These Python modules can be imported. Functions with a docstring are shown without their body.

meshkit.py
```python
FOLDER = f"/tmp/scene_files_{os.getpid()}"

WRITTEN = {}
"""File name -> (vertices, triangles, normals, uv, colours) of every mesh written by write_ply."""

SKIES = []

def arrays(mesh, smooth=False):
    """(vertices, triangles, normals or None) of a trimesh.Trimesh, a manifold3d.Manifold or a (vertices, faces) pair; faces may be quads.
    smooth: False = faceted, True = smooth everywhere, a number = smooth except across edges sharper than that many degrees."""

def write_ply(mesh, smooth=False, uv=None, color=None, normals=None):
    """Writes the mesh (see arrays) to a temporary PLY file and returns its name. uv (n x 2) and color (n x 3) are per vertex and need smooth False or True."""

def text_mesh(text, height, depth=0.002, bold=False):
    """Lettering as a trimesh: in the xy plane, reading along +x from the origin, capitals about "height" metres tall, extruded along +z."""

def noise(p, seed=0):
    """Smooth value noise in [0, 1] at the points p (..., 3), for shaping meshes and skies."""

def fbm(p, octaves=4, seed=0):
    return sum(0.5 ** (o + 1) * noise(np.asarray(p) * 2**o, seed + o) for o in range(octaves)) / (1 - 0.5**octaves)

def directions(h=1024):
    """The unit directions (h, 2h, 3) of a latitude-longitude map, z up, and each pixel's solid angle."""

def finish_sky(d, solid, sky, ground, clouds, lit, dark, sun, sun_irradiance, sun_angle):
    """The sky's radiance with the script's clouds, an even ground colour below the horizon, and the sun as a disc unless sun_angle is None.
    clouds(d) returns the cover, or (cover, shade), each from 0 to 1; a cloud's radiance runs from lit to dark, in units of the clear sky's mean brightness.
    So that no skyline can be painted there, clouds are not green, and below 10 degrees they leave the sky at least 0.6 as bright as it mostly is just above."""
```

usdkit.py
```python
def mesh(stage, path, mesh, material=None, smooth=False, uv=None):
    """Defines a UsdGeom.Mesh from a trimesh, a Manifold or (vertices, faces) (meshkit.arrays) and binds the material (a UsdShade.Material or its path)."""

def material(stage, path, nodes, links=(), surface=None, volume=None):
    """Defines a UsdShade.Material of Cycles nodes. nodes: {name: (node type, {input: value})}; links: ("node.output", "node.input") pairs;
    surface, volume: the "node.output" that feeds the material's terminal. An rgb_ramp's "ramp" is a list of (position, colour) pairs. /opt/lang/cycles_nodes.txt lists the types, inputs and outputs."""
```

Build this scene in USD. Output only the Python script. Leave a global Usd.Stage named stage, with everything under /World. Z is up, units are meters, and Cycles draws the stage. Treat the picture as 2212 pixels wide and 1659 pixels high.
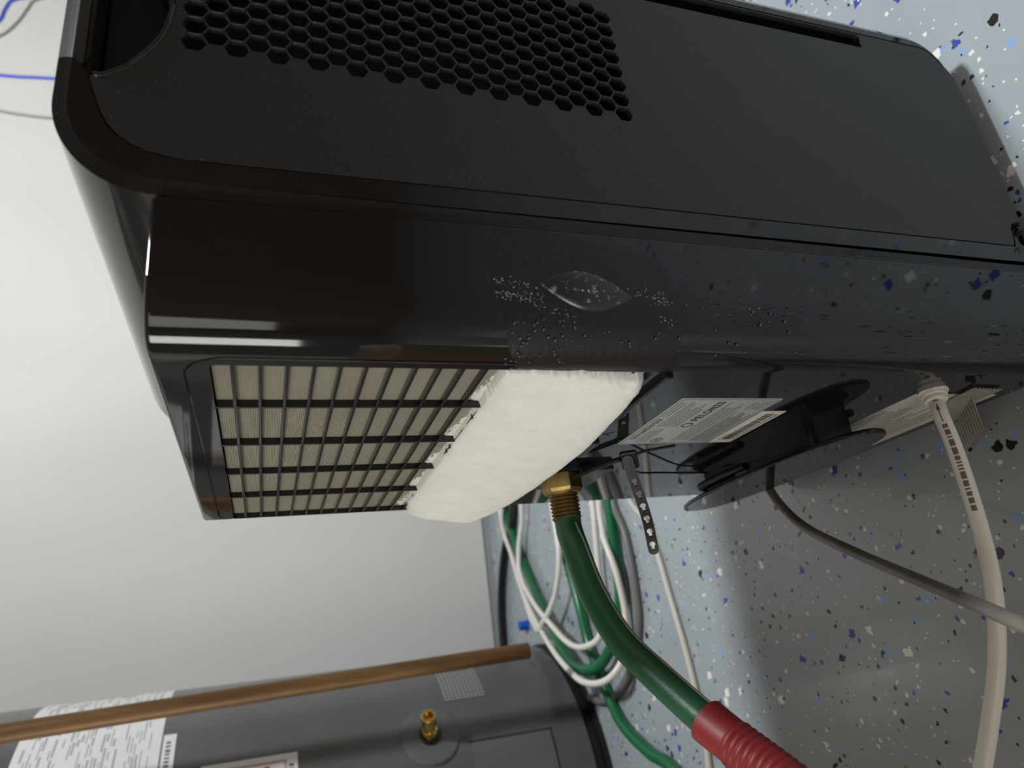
import math
import random
import numpy as np
import trimesh
import manifold3d as m3
import shapely
from shapely import geometry as sg
import meshkit
import usdkit
from pxr import Gf, Sdf, Usd, UsdGeom, UsdLux, UsdShade, Vt
from scipy.sparse import coo_matrix
from scipy.sparse.csgraph import connected_components
from scipy.spatial import Delaunay

random.seed(7)
RNG = np.random.default_rng(7)
stage = Usd.Stage.CreateInMemory()
UsdGeom.SetStageUpAxis(stage, "Z")
UsdGeom.SetStageMetersPerUnit(stage, 1.0)
UsdGeom.Xform.Define(stage, "/World")
UsdGeom.Scope.Define(stage, "/World/Looks")

# ------------------------------------------------------------------ camera, lights, exposure
# the photograph was taken with the phone turned on its side, so the picture's left is up
cam = UsdGeom.Camera.Define(stage, "/World/camera")
CAM_POS = (0.3079, -0.1505, 0.5896)
ROW_X, ROW_DOWN, ROW_FWD = (0.3102, -0.1205, -0.9430), (-0.3850, -0.9229, -0.0087), (-0.8692, 0.3658, -0.3327)
mt = Gf.Matrix4d(1.0)
for r, row in enumerate((ROW_X, [-a for a in ROW_DOWN], [-a for a in ROW_FWD])):
    mt.SetRow(r, Gf.Vec4d(*row, 0))
mt.SetRow(3, Gf.Vec4d(*CAM_POS, 1))
UsdGeom.Xformable(cam).AddTransformOp().Set(mt.GetOrthonormalized())
cam.CreateHorizontalApertureAttr(9.6)
cam.CreateFocalLengthAttr(1509.4 / 2212 * 9.6)
cam.CreateFStopAttr(1.9)
cam.CreateFocusDistanceAttr(0.50)
cam.CreateClippingRangeAttr((0.01, 100.0))
cam.CreateExposureAttr(0.0)


def light_to(prim, pos, target):
    p, t = np.array(pos, float), np.array(target, float)
    z = (p - t) / np.linalg.norm(p - t)
    x = np.cross([0, 1.0, 0] if abs(z[2]) > 0.95 else [0, 0, 1.0], z)
    x /= np.linalg.norm(x)
    y = np.cross(z, x)
    m = Gf.Matrix4d(1.0)
    for i, a in enumerate((x, y, z)):
        m.SetRow(i, Gf.Vec4d(*map(float, a), 0))
    m.SetRow(3, Gf.Vec4d(*map(float, p), 1))
    UsdGeom.Xformable(prim).AddTransformOp().Set(m)


KEY = UsdLux.DiskLight.Define(stage, "/World/ceiling_lamp_light")          # the cool flush ceiling lamp over the front of the unit
KEY.CreateRadiusAttr(0.12)
KEY.CreateIntensityAttr(385.0)
KEY.CreateColorAttr(Gf.Vec3f(0.94, 0.985, 1.0))
light_to(KEY, (0.0, 1.0, 2.30), (0.0, 1.0, 0.0))
DOOR = UsdLux.RectLight.Define(stage, "/World/doorway_daylight")           # a bright doorway in the wall behind the camera
DOOR.CreateWidthAttr(1.4)
DOOR.CreateHeightAttr(1.6)
DOOR.CreateIntensityAttr(11.5)
DOOR.CreateColorAttr(Gf.Vec3f(1.0, 0.985, 0.93))
light_to(DOOR, (0.3, -2.95, 1.25), (-0.3, 0.0, 1.25))
SIDEWIN = UsdLux.RectLight.Define(stage, "/World/window_daylight")         # a wide window in the far right wall
SIDEWIN.CreateWidthAttr(2.2)
SIDEWIN.CreateHeightAttr(1.8)
SIDEWIN.CreateIntensityAttr(2.5)
SIDEWIN.CreateColorAttr(Gf.Vec3f(1.0, 0.97, 0.9))
light_to(SIDEWIN, (2.55, -1.5, 1.45), (0.0, -0.7, 1.2))


# ------------------------------------------------------------------ helpers
USED = {}


def free(name, parent):
    key = f"{parent}/{name}"
    n = USED.get(key, -1) + 1
    USED[key] = n
    return key if n == 0 else f"{key}_{n:03d}"


def tag(prim, label=None, category=None, group=None, kind=None):
    p = prim.GetPrim()
    for k, v in (("label", label), ("category", category), ("group", group), ("kind", kind)):
        if v:
            p.SetCustomDataByKey(k, v)
    return prim


def thing(name, label, category, loc=(0, 0, 0), group=None):
    x = UsdGeom.Xform.Define(stage, free(name, "/World"))
    if any(loc):
        x.AddTranslateOp().Set(Gf.Vec3d(*loc))
    LOC[str(x.GetPath())] = np.array(loc, float)
    return tag(x, label, category, group)


LOC = {}


def obj(name, mesh, mat, parent=None, label=None, smooth=30, kind=None, category=None, group=None):
    """One mesh; mesh vertices are given in world coordinates and moved into the thing's frame."""
    path = "/World" if parent is None else str(parent.GetPath())
    top = "/".join(path.split("/")[:3])
    off = LOC.get(top, np.zeros(3)) if parent is not None else np.zeros(3)
    if isinstance(mesh, list):
        mesh = trimesh.util.concatenate([as_tri(m) for m in mesh])
    mesh = as_tri(mesh)
    if off.any():
        mesh = mesh.copy()
        mesh.apply_translation(-off)
    n = None
    if smooth is not False:
        v, f, n = corner_normals(mesh, 180.0 if smooth is True else smooth)
        mesh = trimesh.Trimesh(v, f, process=False)
    m = usdkit.mesh(stage, free(name, path), mesh, mat, smooth=False)
    if n is not None:
        m.CreateNormalsAttr(Vt.Vec3fArray.FromNumpy(n.astype(np.float32)))
        m.SetNormalsInterpolation("vertex")
    return tag(m, label, category, group, kind)


def corner_normals(t, angle):
    """Splits the vertices only along edges sharper than the angle and averages the normals within each smooth fan."""
    v, f = np.asarray(t.vertices, float), np.asarray(t.faces, int)
    _, first, inv = np.unique(np.round(v, 7), axis=0, return_index=True, return_inverse=True)
    inv = np.asarray(inv).ravel()
    v, f = v[first], inv[f]
    f = f[(f[:, 0] != f[:, 1]) & (f[:, 1] != f[:, 2]) & (f[:, 2] != f[:, 0])]
    cr = np.cross(v[f[:, 1]] - v[f[:, 0]], v[f[:, 2]] - v[f[:, 0]])
    ln = np.linalg.norm(cr, axis=1)
    f, cr, ln = f[ln > 1e-14], cr[ln > 1e-14], ln[ln > 1e-14]
    fn = cr / ln[:, None]
    nf = len(f)
    corner = np.arange(3 * nf).reshape(nf, 3)
    e = np.vstack([f[:, [0, 1]], f[:, [1, 2]], f[:, [2, 0]]])
    ca = np.vstack([corner[:, [0, 1]], corner[:, [1, 2]], corner[:, [2, 0]]])
    fi = np.tile(np.arange(nf), 3)
    flip = e[:, 0] > e[:, 1]
    e[flip], ca[flip] = e[flip][:, ::-1], ca[flip][:, ::-1]
    o = np.lexsort((e[:, 1], e[:, 0]))
    e, ca, fi = e[o], ca[o], fi[o]
    same = (e[1:] == e[:-1]).all(1) & ((fn[fi[1:]] * fn[fi[:-1]]).sum(1) > math.cos(math.radians(angle)) - 1e-9)
    a = np.concatenate([ca[:-1][same].ravel()])
    b = np.concatenate([ca[1:][same].ravel()])
    k, lab = connected_components(coo_matrix((np.ones(len(a)), (a, b)), shape=(3 * nf, 3 * nf)), directed=False)
    p = v[f]
    d1, d2 = p[:, [1, 2, 0]] - p, p[:, [2, 0, 1]] - p
    ang = np.arccos(np.clip((d1 * d2).sum(2) / (np.linalg.norm(d1, axis=2) * np.linalg.norm(d2, axis=2) + 1e-18), -1, 1))
    w = ang * ln[:, None]
    n = np.zeros((k, 3))
    np.add.at(n, lab, (fn[:, None] * w[..., None]).reshape(-1, 3))
    nv = np.zeros((k, 3))
    nv[lab] = v[f.ravel()]
    return nv, lab.reshape(nf, 3), n / np.maximum(np.linalg.norm(n, axis=1, keepdims=True), 1e-18)


def as_tri(m):
    if isinstance(m, trimesh.Trimesh):
        return m
    if isinstance(m, m3.Manifold):
        g = m.to_mesh()
        return trimesh.Trimesh(np.array(g.vert_properties[:, :3], float), np.array(g.tri_verts), process=False)
    v, f = m
    f = np.asarray(f)
    if f.shape[1] == 4:
        f = np.vstack([f[:, [0, 1, 2]], f[:, [0, 2, 3]]])
    return trimesh.Trimesh(np.asarray(v, float), f, process=False)


def solid(t):
    t = as_tri(t)
    return m3.Manifold(m3.Mesh(np.asarray(t.vertices, np.float32), np.asarray(t.faces, np.uint32)))


def box(x0, x1, y0, y1, z0, z1):
    t = trimesh.creation.box((x1 - x0, y1 - y0, z1 - z0))
    t.apply_translation(((x0 + x1) / 2, (y0 + y1) / 2, (z0 + z1) / 2))
    return t


def mapped(t, rows):
    """rows: world vectors of the local u, v, w axes."""
    t = as_tri(t).copy()
    t.vertices = t.vertices @ np.array(rows, float)
    return t


SIDE = [(0, 1, 0), (0, 0, 1), (1, 0, 0)]        # u = Y, v = Z, w = X (outwards on the side)
BACK = [(1, 0, 0), (0, 0, 1), (0, -1, 0)]       # u = X, v = Z, w = -Y (outwards on the back)
PLAN = [(1, 0, 0), (0, 1, 0), (0, 0, 1)]


def clean(poly):
    return shapely.geometry.polygon.orient(poly)


def ring_pts(r):
    return np.array(r.coords)[:-1]


def offset_ring(p, d):
    """vertices moved inwards by d (ring counter-clockwise; holes clockwise move outwards)."""
    a, b = np.roll(p, 1, 0), np.roll(p, -1, 0)
    e1, e2 = p - a, b - p
    e1 /= np.linalg.norm(e1, axis=1, keepdims=True) + 1e-12
    e2 /= np.linalg.norm(e2, axis=1, keepdims=True) + 1e-12
    n1, n2 = np.stack([-e1[:, 1], e1[:, 0]], 1), np.stack([-e2[:, 1], e2[:, 0]], 1)
    n = n1 + n2
    n /= np.maximum((n * n1).sum(1, keepdims=True), 0.35)
    return p + n * d


def ngon_loft(poly, profile):
    """poly: shapely polygon; profile: [(height, inset), ...] from bottom to top. A closed solid with chamfered or rounded rims."""
    poly = clean(poly)
    rings = [ring_pts(poly.exterior)] + [ring_pts(h) for h in poly.interiors]
    layers = [[offset_ring(r, i) if i else r for r in rings] for _, i in profile]
    verts, faces, base = [], [], []
    for k, ((h, _), lay) in enumerate(zip(profile, layers)):
        base.append(sum(len(v) for v in verts))
        for r in lay:
            verts.append(np.column_stack([r, np.full(len(r), h)]))
    sizes = [len(r) for r in rings]
    for k in range(len(profile) - 1):
        o = 0
        for n in sizes:
            i = np.arange(n)
            j = (i + 1) % n
            a, b = base[k] + o, base[k + 1] + o
            faces.append(np.stack([a + i, a + j, b + j], 1))
            faces.append(np.stack([a + i, b + j, b + i], 1))
            o += n
    for k, flip in ((0, True), (len(profile) - 1, False)):
        tri = np.array(m3.triangulate([np.asarray(r, float) for r in layers[k]]))
        faces.append((tri[:, ::-1] if flip else tri) + base[k])
    return trimesh.Trimesh(np.vstack(verts), np.vstack(faces), process=False)


def round_profile(h0, h1, r, n=4, both=False):
    a = np.linspace(0, np.pi / 2, n)
    top = [(h1 - r + r * math.sin(t), r - r * math.cos(t)) for t in a]
    bot = [(h0 + r - r * math.sin(t), r - r * math.cos(t)) for t in a[::-1]] if both else [(h0, 0.0)]
    return bot + top


def plate(poly, h0, h1, r, rows, n=3, both=False):
    return mapped(ngon_loft(poly, round_profile(h0, h1, r, n, both)), rows)


def rrect(x0, x1, y0, y1, r, n=6):
    pts = []
    for cx, cy, a0 in ((x1 - r, y1 - r, 0), (x0 + r, y1 - r, 90), (x0 + r, y0 + r, 180), (x1 - r, y0 + r, 270)):
        for k in range(n + 1):
            t = math.radians(a0 + 90 * k / n)
            pts.append((cx + r * math.cos(t), cy + r * math.sin(t)))
    return sg.Polygon(pts)


def spline(pts, n=120):
    """Catmull-Rom through the points, evenly resampled."""
    p = np.array(pts, float)
    p = np.vstack([2 * p[0] - p[1], p, 2 * p[-1] - p[-2]])
    out = []
    for i in range(1, len(p) - 2):
        t = np.linspace(0, 1, 40, endpoint=False)[:, None]
        a, b, c, d = p[i - 1], p[i], p[i + 1], p[i + 2]
        out.append(0.5 * (2 * b + (c - a) * t + (2 * a - 5 * b + 4 * c - d) * t**2 + (3 * b - a - 3 * c + d) * t**3))
    q = np.vstack(out + [p[-2][None]])
    s = np.r_[0, np.cumsum(np.linalg.norm(np.diff(q, axis=0), axis=1))]
    u = np.linspace(0, s[-1], n)
    return np.stack([np.interp(u, s, q[:, k]) for k in range(3)], 1)


def frames(path):
    t = np.gradient(path, axis=0)
    t /= np.linalg.norm(t, axis=1, keepdims=True)
    n = np.zeros_like(path)
    v = np.array([0, 0, 1.0]) if abs(t[0][2]) < 0.9 else np.array([1.0, 0, 0])
    for i in range(len(path)):
        v = v - t[i] * (v @ t[i])
        v /= np.linalg.norm(v)
        n[i] = v
    return t, n, np.cross(t, n)


def tube(path, radius, sides=16, shape=None):
    """A closed tube along the path; radius a number or one per point."""
    path = np.asarray(path, float)
    t, n, b = frames(path)
    r = np.broadcast_to(radius, (len(path),))
    a = np.arange(sides) * 2 * np.pi / sides
    v = path[:, None] + r[:, None, None] * (np.cos(a)[None, :, None] * n[:, None] + np.sin(a)[None, :, None] * b[:, None])
    v = v.reshape(-1, 3)
    f = []
    m = len(path)
    i, j = np.meshgrid(np.arange(m - 1), np.arange(sides), indexing="ij")
    q = np.stack([i * sides + j, i * sides + (j + 1) % sides, (i + 1) * sides + (j + 1) % sides, (i + 1) * sides + j], -1).reshape(-1, 4)
    f = np.vstack([q[:, [0, 1, 2]], q[:, [0, 2, 3]]])
    v = np.vstack([v, path[0], path[-1]])
    k = np.arange(sides)
    c0 = np.stack([np.full(sides, m * sides), (k + 1) % sides, k], 1)
    c1 = np.stack([np.full(sides, m * sides + 1), (m - 1) * sides + k, (m - 1) * sides + (k + 1) % sides], 1)
    return trimesh.Trimesh(v, np.vstack([f, c0, c1]), process=False)


def lathe(profile, origin, axis, sides=32, hexed=None):
    """profile: [(distance along axis, radius)]; a closed body of revolution."""
    axis = np.array(axis, float) / np.linalg.norm(axis)
    x = np.cross(axis, [0, 0, 1.0] if abs(axis[2]) < 0.9 else [1.0, 0, 0])
    x /= np.linalg.norm(x)
    y = np.cross(axis, x)
    a = np.arange(sides) * 2 * np.pi / sides
    if hexed:
        seg = np.pi / 3
        k = np.cos(np.pi / 6) / np.cos((a % seg) - seg / 2)
    else:
        k = np.ones(sides)
    o = np.array(origin, float)
    v = [o + axis * profile[0][0]]
    for d, r in profile:
        for ang, kk in zip(a, k):
            v.append(o + axis * d + r * kk * (math.cos(ang) * x + math.sin(ang) * y))
    v.append(o + axis * profile[-1][0])
    f = []
    n = len(profile)
    for j in range(sides):
        jn = (j + 1) % sides
        f.append((0, 1 + jn, 1 + j))
        for i in range(n - 1):
            A, B = 1 + i * sides, 1 + (i + 1) * sides
            f.append((A + j, A + jn, B + jn))
            f.append((A + j, B + jn, B + j))
        f.append((len(v) - 1, 1 + (n - 1) * sides + j, 1 + (n - 1) * sides + jn))
    return trimesh.Trimesh(np.array(v), np.array(f), process=False)


def text_on(text, height, u, v, rows, w, bold=False, depth=0.00012, width=None):
    t = meshkit.text_mesh(text, height, depth, bold)
    if width:
        t.vertices[:, 0] *= width / (t.bounds[1][0] - t.bounds[0][0])
    t.apply_translation((u, v, w))
    return mapped(t, rows)


# ------------------------------------------------------------------ materials
def mat(name, nodes, links=(), surface="p.BSDF"):
    return usdkit.material(stage, f"/World/Looks/{name}", nodes, list(links), surface=surface)


def plain(name, color, rough=0.5, bump=None, **kw):
    nodes = {"p": ("principled_bsdf", {"base_color": color, "roughness": rough, **kw})}
    links = []
    if bump:
        scale, dist = bump
        nodes["tc"] = ("texture_coordinate", {})
        nodes["n"] = ("noise_texture", {"scale": scale, "detail": 3.0})
        nodes["b"] = ("bump", {"distance": dist, "strength": 1.0})
        links = [("tc.object", "n.vector"), ("n.fac", "b.height"), ("b.normal", "p.normal")]
    return mat(name, nodes, links)


def speckled(name, color, rough, fleck, density=0.66, scale=900.0, rough2=None):
    """plastic with fine dust flecks"""
    return mat(name, {
        "tc": ("texture_coordinate", {}),
        "n": ("noise_texture", {"scale": scale, "detail": 2.0}),
        "r": ("rgb_ramp", {"ramp": [(0.0, color), (density, color), (min(density + 0.1, 1.0), fleck), (1.0, fleck)]}),
        "n2": ("noise_texture", {"scale": 14.0, "detail": 4.0}),
        "rr": ("rgb_ramp", {"ramp": [(0.35, (rough,) * 3), (0.75, (rough2 or rough,) * 3)]}),
        "p": ("principled_bsdf", {}),
    }, [("tc.object", "n.vector"), ("tc.object", "n2.vector"), ("n.fac", "r.fac"), ("r.color", "p.base_color"), ("n2.fac", "rr.fac"), ("rr.color", "p.roughness")])


M = {}
M["gloss"] = speckled("black_gloss_plastic", (0.0075, 0.0072, 0.0078), 0.035, (0.03, 0.03, 0.032), 0.74, 1500.0, 0.06)
M["rim"] = speckled("black_rim_plastic", (0.0085, 0.008, 0.008), 0.07, (0.06, 0.06, 0.06), 0.72, 1300.0, 0.12)
M["matte"] = mat("black_matte_plastic", {
    "tc": ("texture_coordinate", {}),
    "n": ("noise_texture", {"scale": 700.0, "detail": 2.0}),
    "r": ("rgb_ramp", {"ramp": [(0.0, (0.0115, 0.0112, 0.0115)), (0.655, (0.014, 0.0136, 0.014)), (0.70, (0.06, 0.06, 0.06)), (1.0, (0.09, 0.09, 0.09))]}),
    "n3": ("noise_texture", {"scale": 2600.0, "detail": 2.0}),
    "b": ("bump", {"distance": 0.0002, "strength": 0.5}),
    "p": ("principled_bsdf", {"roughness": 0.48}),
}, [("tc.object", "n.vector"), ("tc.object", "n3.vector"), ("n.fac", "r.fac"), ("r.color", "p.base_color"), ("n3.fac", "b.height"), ("b.normal", "p.normal")])
M["scuff"] = plain("pale_scuff", (0.05, 0.05, 0.052), 0.6)
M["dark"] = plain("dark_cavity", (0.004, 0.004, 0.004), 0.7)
M["bar"] = plain("black_grille_plastic", (0.008, 0.0075, 0.008), 0.16)
M["seam"] = plain("black_seam_trim", (0.003, 0.003, 0.003), 0.3)
M["fog"] = plain("condensation_fog", (0.0045, 0.0045, 0.0055), 0.42, bump=(260.0, 0.00035))
M["fogbulge"] = speckled("frosted_bulge", (0.017, 0.018, 0.02), 0.3, (0.16, 0.17, 0.19), 0.60, 260.0, 0.34)
M["drop"] = plain("water_drop", (0.02, 0.02, 0.02), 0.03, specular_ior_level=0.9)
M["frostbead"] = plain("frozen_bead", (0.5, 0.52, 0.54), 0.15)
M["ice"] = mat("white_frost", {
    "tc": ("texture_coordinate", {}),
    "n": ("noise_texture", {"scale": 60.0, "detail": 5.0}),
    "n2": ("noise_texture", {"scale": 420.0, "detail": 3.0}),
    "r": ("rgb_ramp", {"ramp": [(0.3, (0.80, 0.79, 0.74)), (0.7, (0.88, 0.87, 0.83))]}),
    "b": ("bump", {"distance": 0.0004, "strength": 0.22}),
    "p": ("principled_bsdf", {"roughness": 0.55, "subsurface_weight": 0.35, "subsurface_scale": 0.008, "subsurface_radius": (1.0, 0.95, 0.9)}),
}, [("tc.object", "n.vector"), ("tc.object", "n2.vector"), ("n.fac", "r.fac"), ("r.color", "p.base_color"), ("n2.fac", "b.height"), ("b.normal", "p.normal")])
M["filter"] = mat("beige_filter_mesh", {
    "tc": ("texture_coordinate", {}),
    "w": ("wave_texture", {"scale": 320.0, "bands_direction": "z", "distortion": 0.6, "detail": 1.0, "detail_scale": 0.4}),
    "n": ("noise_texture", {"scale": 25.0, "detail": 4.0}),
    "c1": ("rgb_ramp", {"ramp": [(0.2, (0.24, 0.229, 0.176)), (0.8, (0.39, 0.375, 0.295))]}),
    "c2": ("rgb_ramp", {"ramp": [(0.3, (0.86, 0.84, 0.84)), (0.7, (1.0, 1.0, 1.0))]}),
    "m": ("mix_color", {"blend_type": "multiply", "fac": 1.0}),
    "b": ("bump", {"distance": 0.0008, "strength": 0.8}),
    "p": ("principled_bsdf", {"roughness": 0.75}),
}, [("tc.object", "w.vector"), ("tc.object", "n.vector"), ("w.fac", "c1.fac"), ("n.fac", "c2.fac"), ("c1.color", "m.a"), ("c2.color", "m.b"), ("m.result", "p.base_color"), ("w.fac", "b.height"), ("b.normal", "p.normal")])
M["silver"] = plain("silver_label", (0.33, 0.36, 0.355), 0.42)
M["paper"] = plain("white_label", (0.62, 0.61, 0.575), 0.5)
M["ink"] = plain("black_ink", (0.02, 0.02, 0.022), 0.5)
M["greyink"] = plain("grey_ink", (0.13, 0.135, 0.135), 0.5)
M["brass"] = mat("dull_brass", {
    "tc": ("texture_coordinate", {}), "n": ("noise_texture", {"scale": 90.0, "detail": 4.0}),
    "r": ("rgb_ramp", {"ramp": [(0.3, (0.30, 0.20, 0.065)), (0.75, (0.60, 0.45, 0.17))]}),
    "p": ("principled_bsdf", {"metallic": 1.0, "roughness": 0.3}),
}, [("tc.object", "n.vector"), ("n.fac", "r.fac"), ("r.color", "p.base_color")])
M["oldbrass"] = plain("brown_brass", (0.20, 0.115, 0.04), 0.42, metallic=0.85)
M["goldbrass"] = plain("bright_brass", (0.75, 0.52, 0.16), 0.22, metallic=1.0)
M["green"] = plain("green_hose_rubber", (0.009, 0.075, 0.030), 0.42, bump=(500.0, 0.0002))
M["green2"] = plain("green_hose_shiny", (0.008, 0.13, 0.048), 0.28)
M["stripe"] = plain("tan_hose_stripe", (0.30, 0.24, 0.19), 0.5)
M["red"] = plain("red_rubber", (0.20, 0.010, 0.012), 0.5)
M["white"] = plain("white_tubing", (0.80, 0.775, 0.72), 0.35)
M["cream"] = plain("cream_cable", (0.60, 0.57, 0.50), 0.4)
M["brownink"] = plain("brown_print", (0.16, 0.125, 0.11), 0.5)
M["cord"] = mat("grey_cord", {
    "tc": ("texture_coordinate", {}), "n": ("noise_texture", {"scale": 22.0, "detail": 4.0}),
    "r": ("rgb_ramp", {"ramp": [(0.3, (0.13, 0.115, 0.10)), (0.7, (0.22, 0.20, 0.18))]}),
    "p": ("principled_bsdf", {"roughness": 0.5}),
}, [("tc.object", "n.vector"), ("n.fac", "r.fac"), ("r.color", "p.base_color")])
M["rubber"] = plain("black_rubber", (0.008, 0.008, 0.008), 0.35)
M["greycable"] = plain("dark_grey_cable", (0.16, 0.16, 0.16), 0.4)
M["bluewire"] = plain("blue_wire", (0.03, 0.08, 0.75), 0.4)
M["wallwire"] = plain("grey_wire", (0.30, 0.29, 0.26), 0.5)
M["bluecap"] = plain("blue_plastic", (0.01, 0.11, 0.60), 0.4)
M["tank"] = mat("grey_tank_enamel", {
    "tc": ("texture_coordinate", {}), "n": ("noise_texture", {"scale": 9.0, "detail": 5.0}),
    "r": ("rgb_ramp", {"ramp": [(0.3, (0.098, 0.098, 0.100)), (0.7, (0.118, 0.117, 0.118))]}),
    "p": ("principled_bsdf", {"roughness": 0.30, "coat_weight": 0.25, "coat_roughness": 0.12}),
}, [("tc.object", "n.vector"), ("n.fac", "r.fac"), ("r.color", "p.base_color")])
M["tankpanel"] = plain("grey_tank_panel", (0.128, 0.129, 0.134), 0.32)
M["copper"] = mat("brown_copper", {
    "tc": ("texture_coordinate", {}),
    "mp": ("mapping", {"scale": (40.0, 40.0, 7.0)}),
    "n": ("noise_texture", {"scale": 1.0, "detail": 5.0}),
    "r": ("rgb_ramp", {"ramp": [(0.25, (0.085, 0.040, 0.014)), (0.5, (0.155, 0.078, 0.027)), (0.75, (0.22, 0.125, 0.052))]}),
    "p": ("principled_bsdf", {"metallic": 0.35, "roughness": 0.5}),
}, [("tc.object", "mp.vector"), ("mp.vector", "n.vector"), ("n.fac", "r.fac"), ("r.color", "p.base_color")])
M["tanklabel"] = plain("glossy_white_label", (0.78, 0.77, 0.77), 0.3)
M["redink"] = plain("red_ink", (0.55, 0.02, 0.02), 0.5)
M["pinkink"] = plain("pink_ink", (0.55, 0.30, 0.30), 0.5)
M["lightink"] = plain("light_grey_ink", (0.42, 0.42, 0.43), 0.5)
M["foil"] = plain("silver_foil_mesh", (0.45, 0.45, 0.44), 0.35, metallic=0.6)
M["clear"] = mat("clear_ribbed_plastic", {
    "t": ("transparent_bsdf", {"color": (0.80, 0.80, 0.78)}),
    "g": ("principled_bsdf", {"base_color": (0.5, 0.5, 0.48), "roughness": 0.25}),
    "m": ("mix_closure", {"fac": 0.5}),
}, [("t.BSDF", "m.closure1"), ("g.BSDF", "m.closure2")], surface="m.closure")
M["wall"] = mat("white_wall_paint", {
    "g": ("geometry", {}),
    "n": ("noise_texture", {"scale": 1.6, "detail": 2.0, "roughness": 0.4}),
    "r": ("rgb_ramp", {"ramp": [(0.3, (0.71, 0.703, 0.66)), (0.65, (0.77, 0.765, 0.735))]}),
    "n2": ("noise_texture", {"scale": 300.0, "detail": 2.0}),
    "b": ("bump", {"distance": 0.0004, "strength": 0.3}),
    "p": ("principled_bsdf", {"roughness": 0.7}),
}, [("g.position", "n.vector"), ("g.position", "n2.vector"), ("n.fac", "r.fac"), ("r.color", "p.base_color"), ("n2.fac", "b.height"), ("b.normal", "p.normal")])
M["wood"] = plain("brown_wood_panelling", (0.24, 0.135, 0.065), 0.5)
M["beige"] = plain("beige_wall_paint", (0.30, 0.265, 0.21), 0.7)
M["ceil"] = plain("ceiling_paint", (0.26, 0.245, 0.22), 0.8)
M["cardboard"] = plain("brown_cardboard", (0.36, 0.20, 0.09), 0.75)


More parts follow.
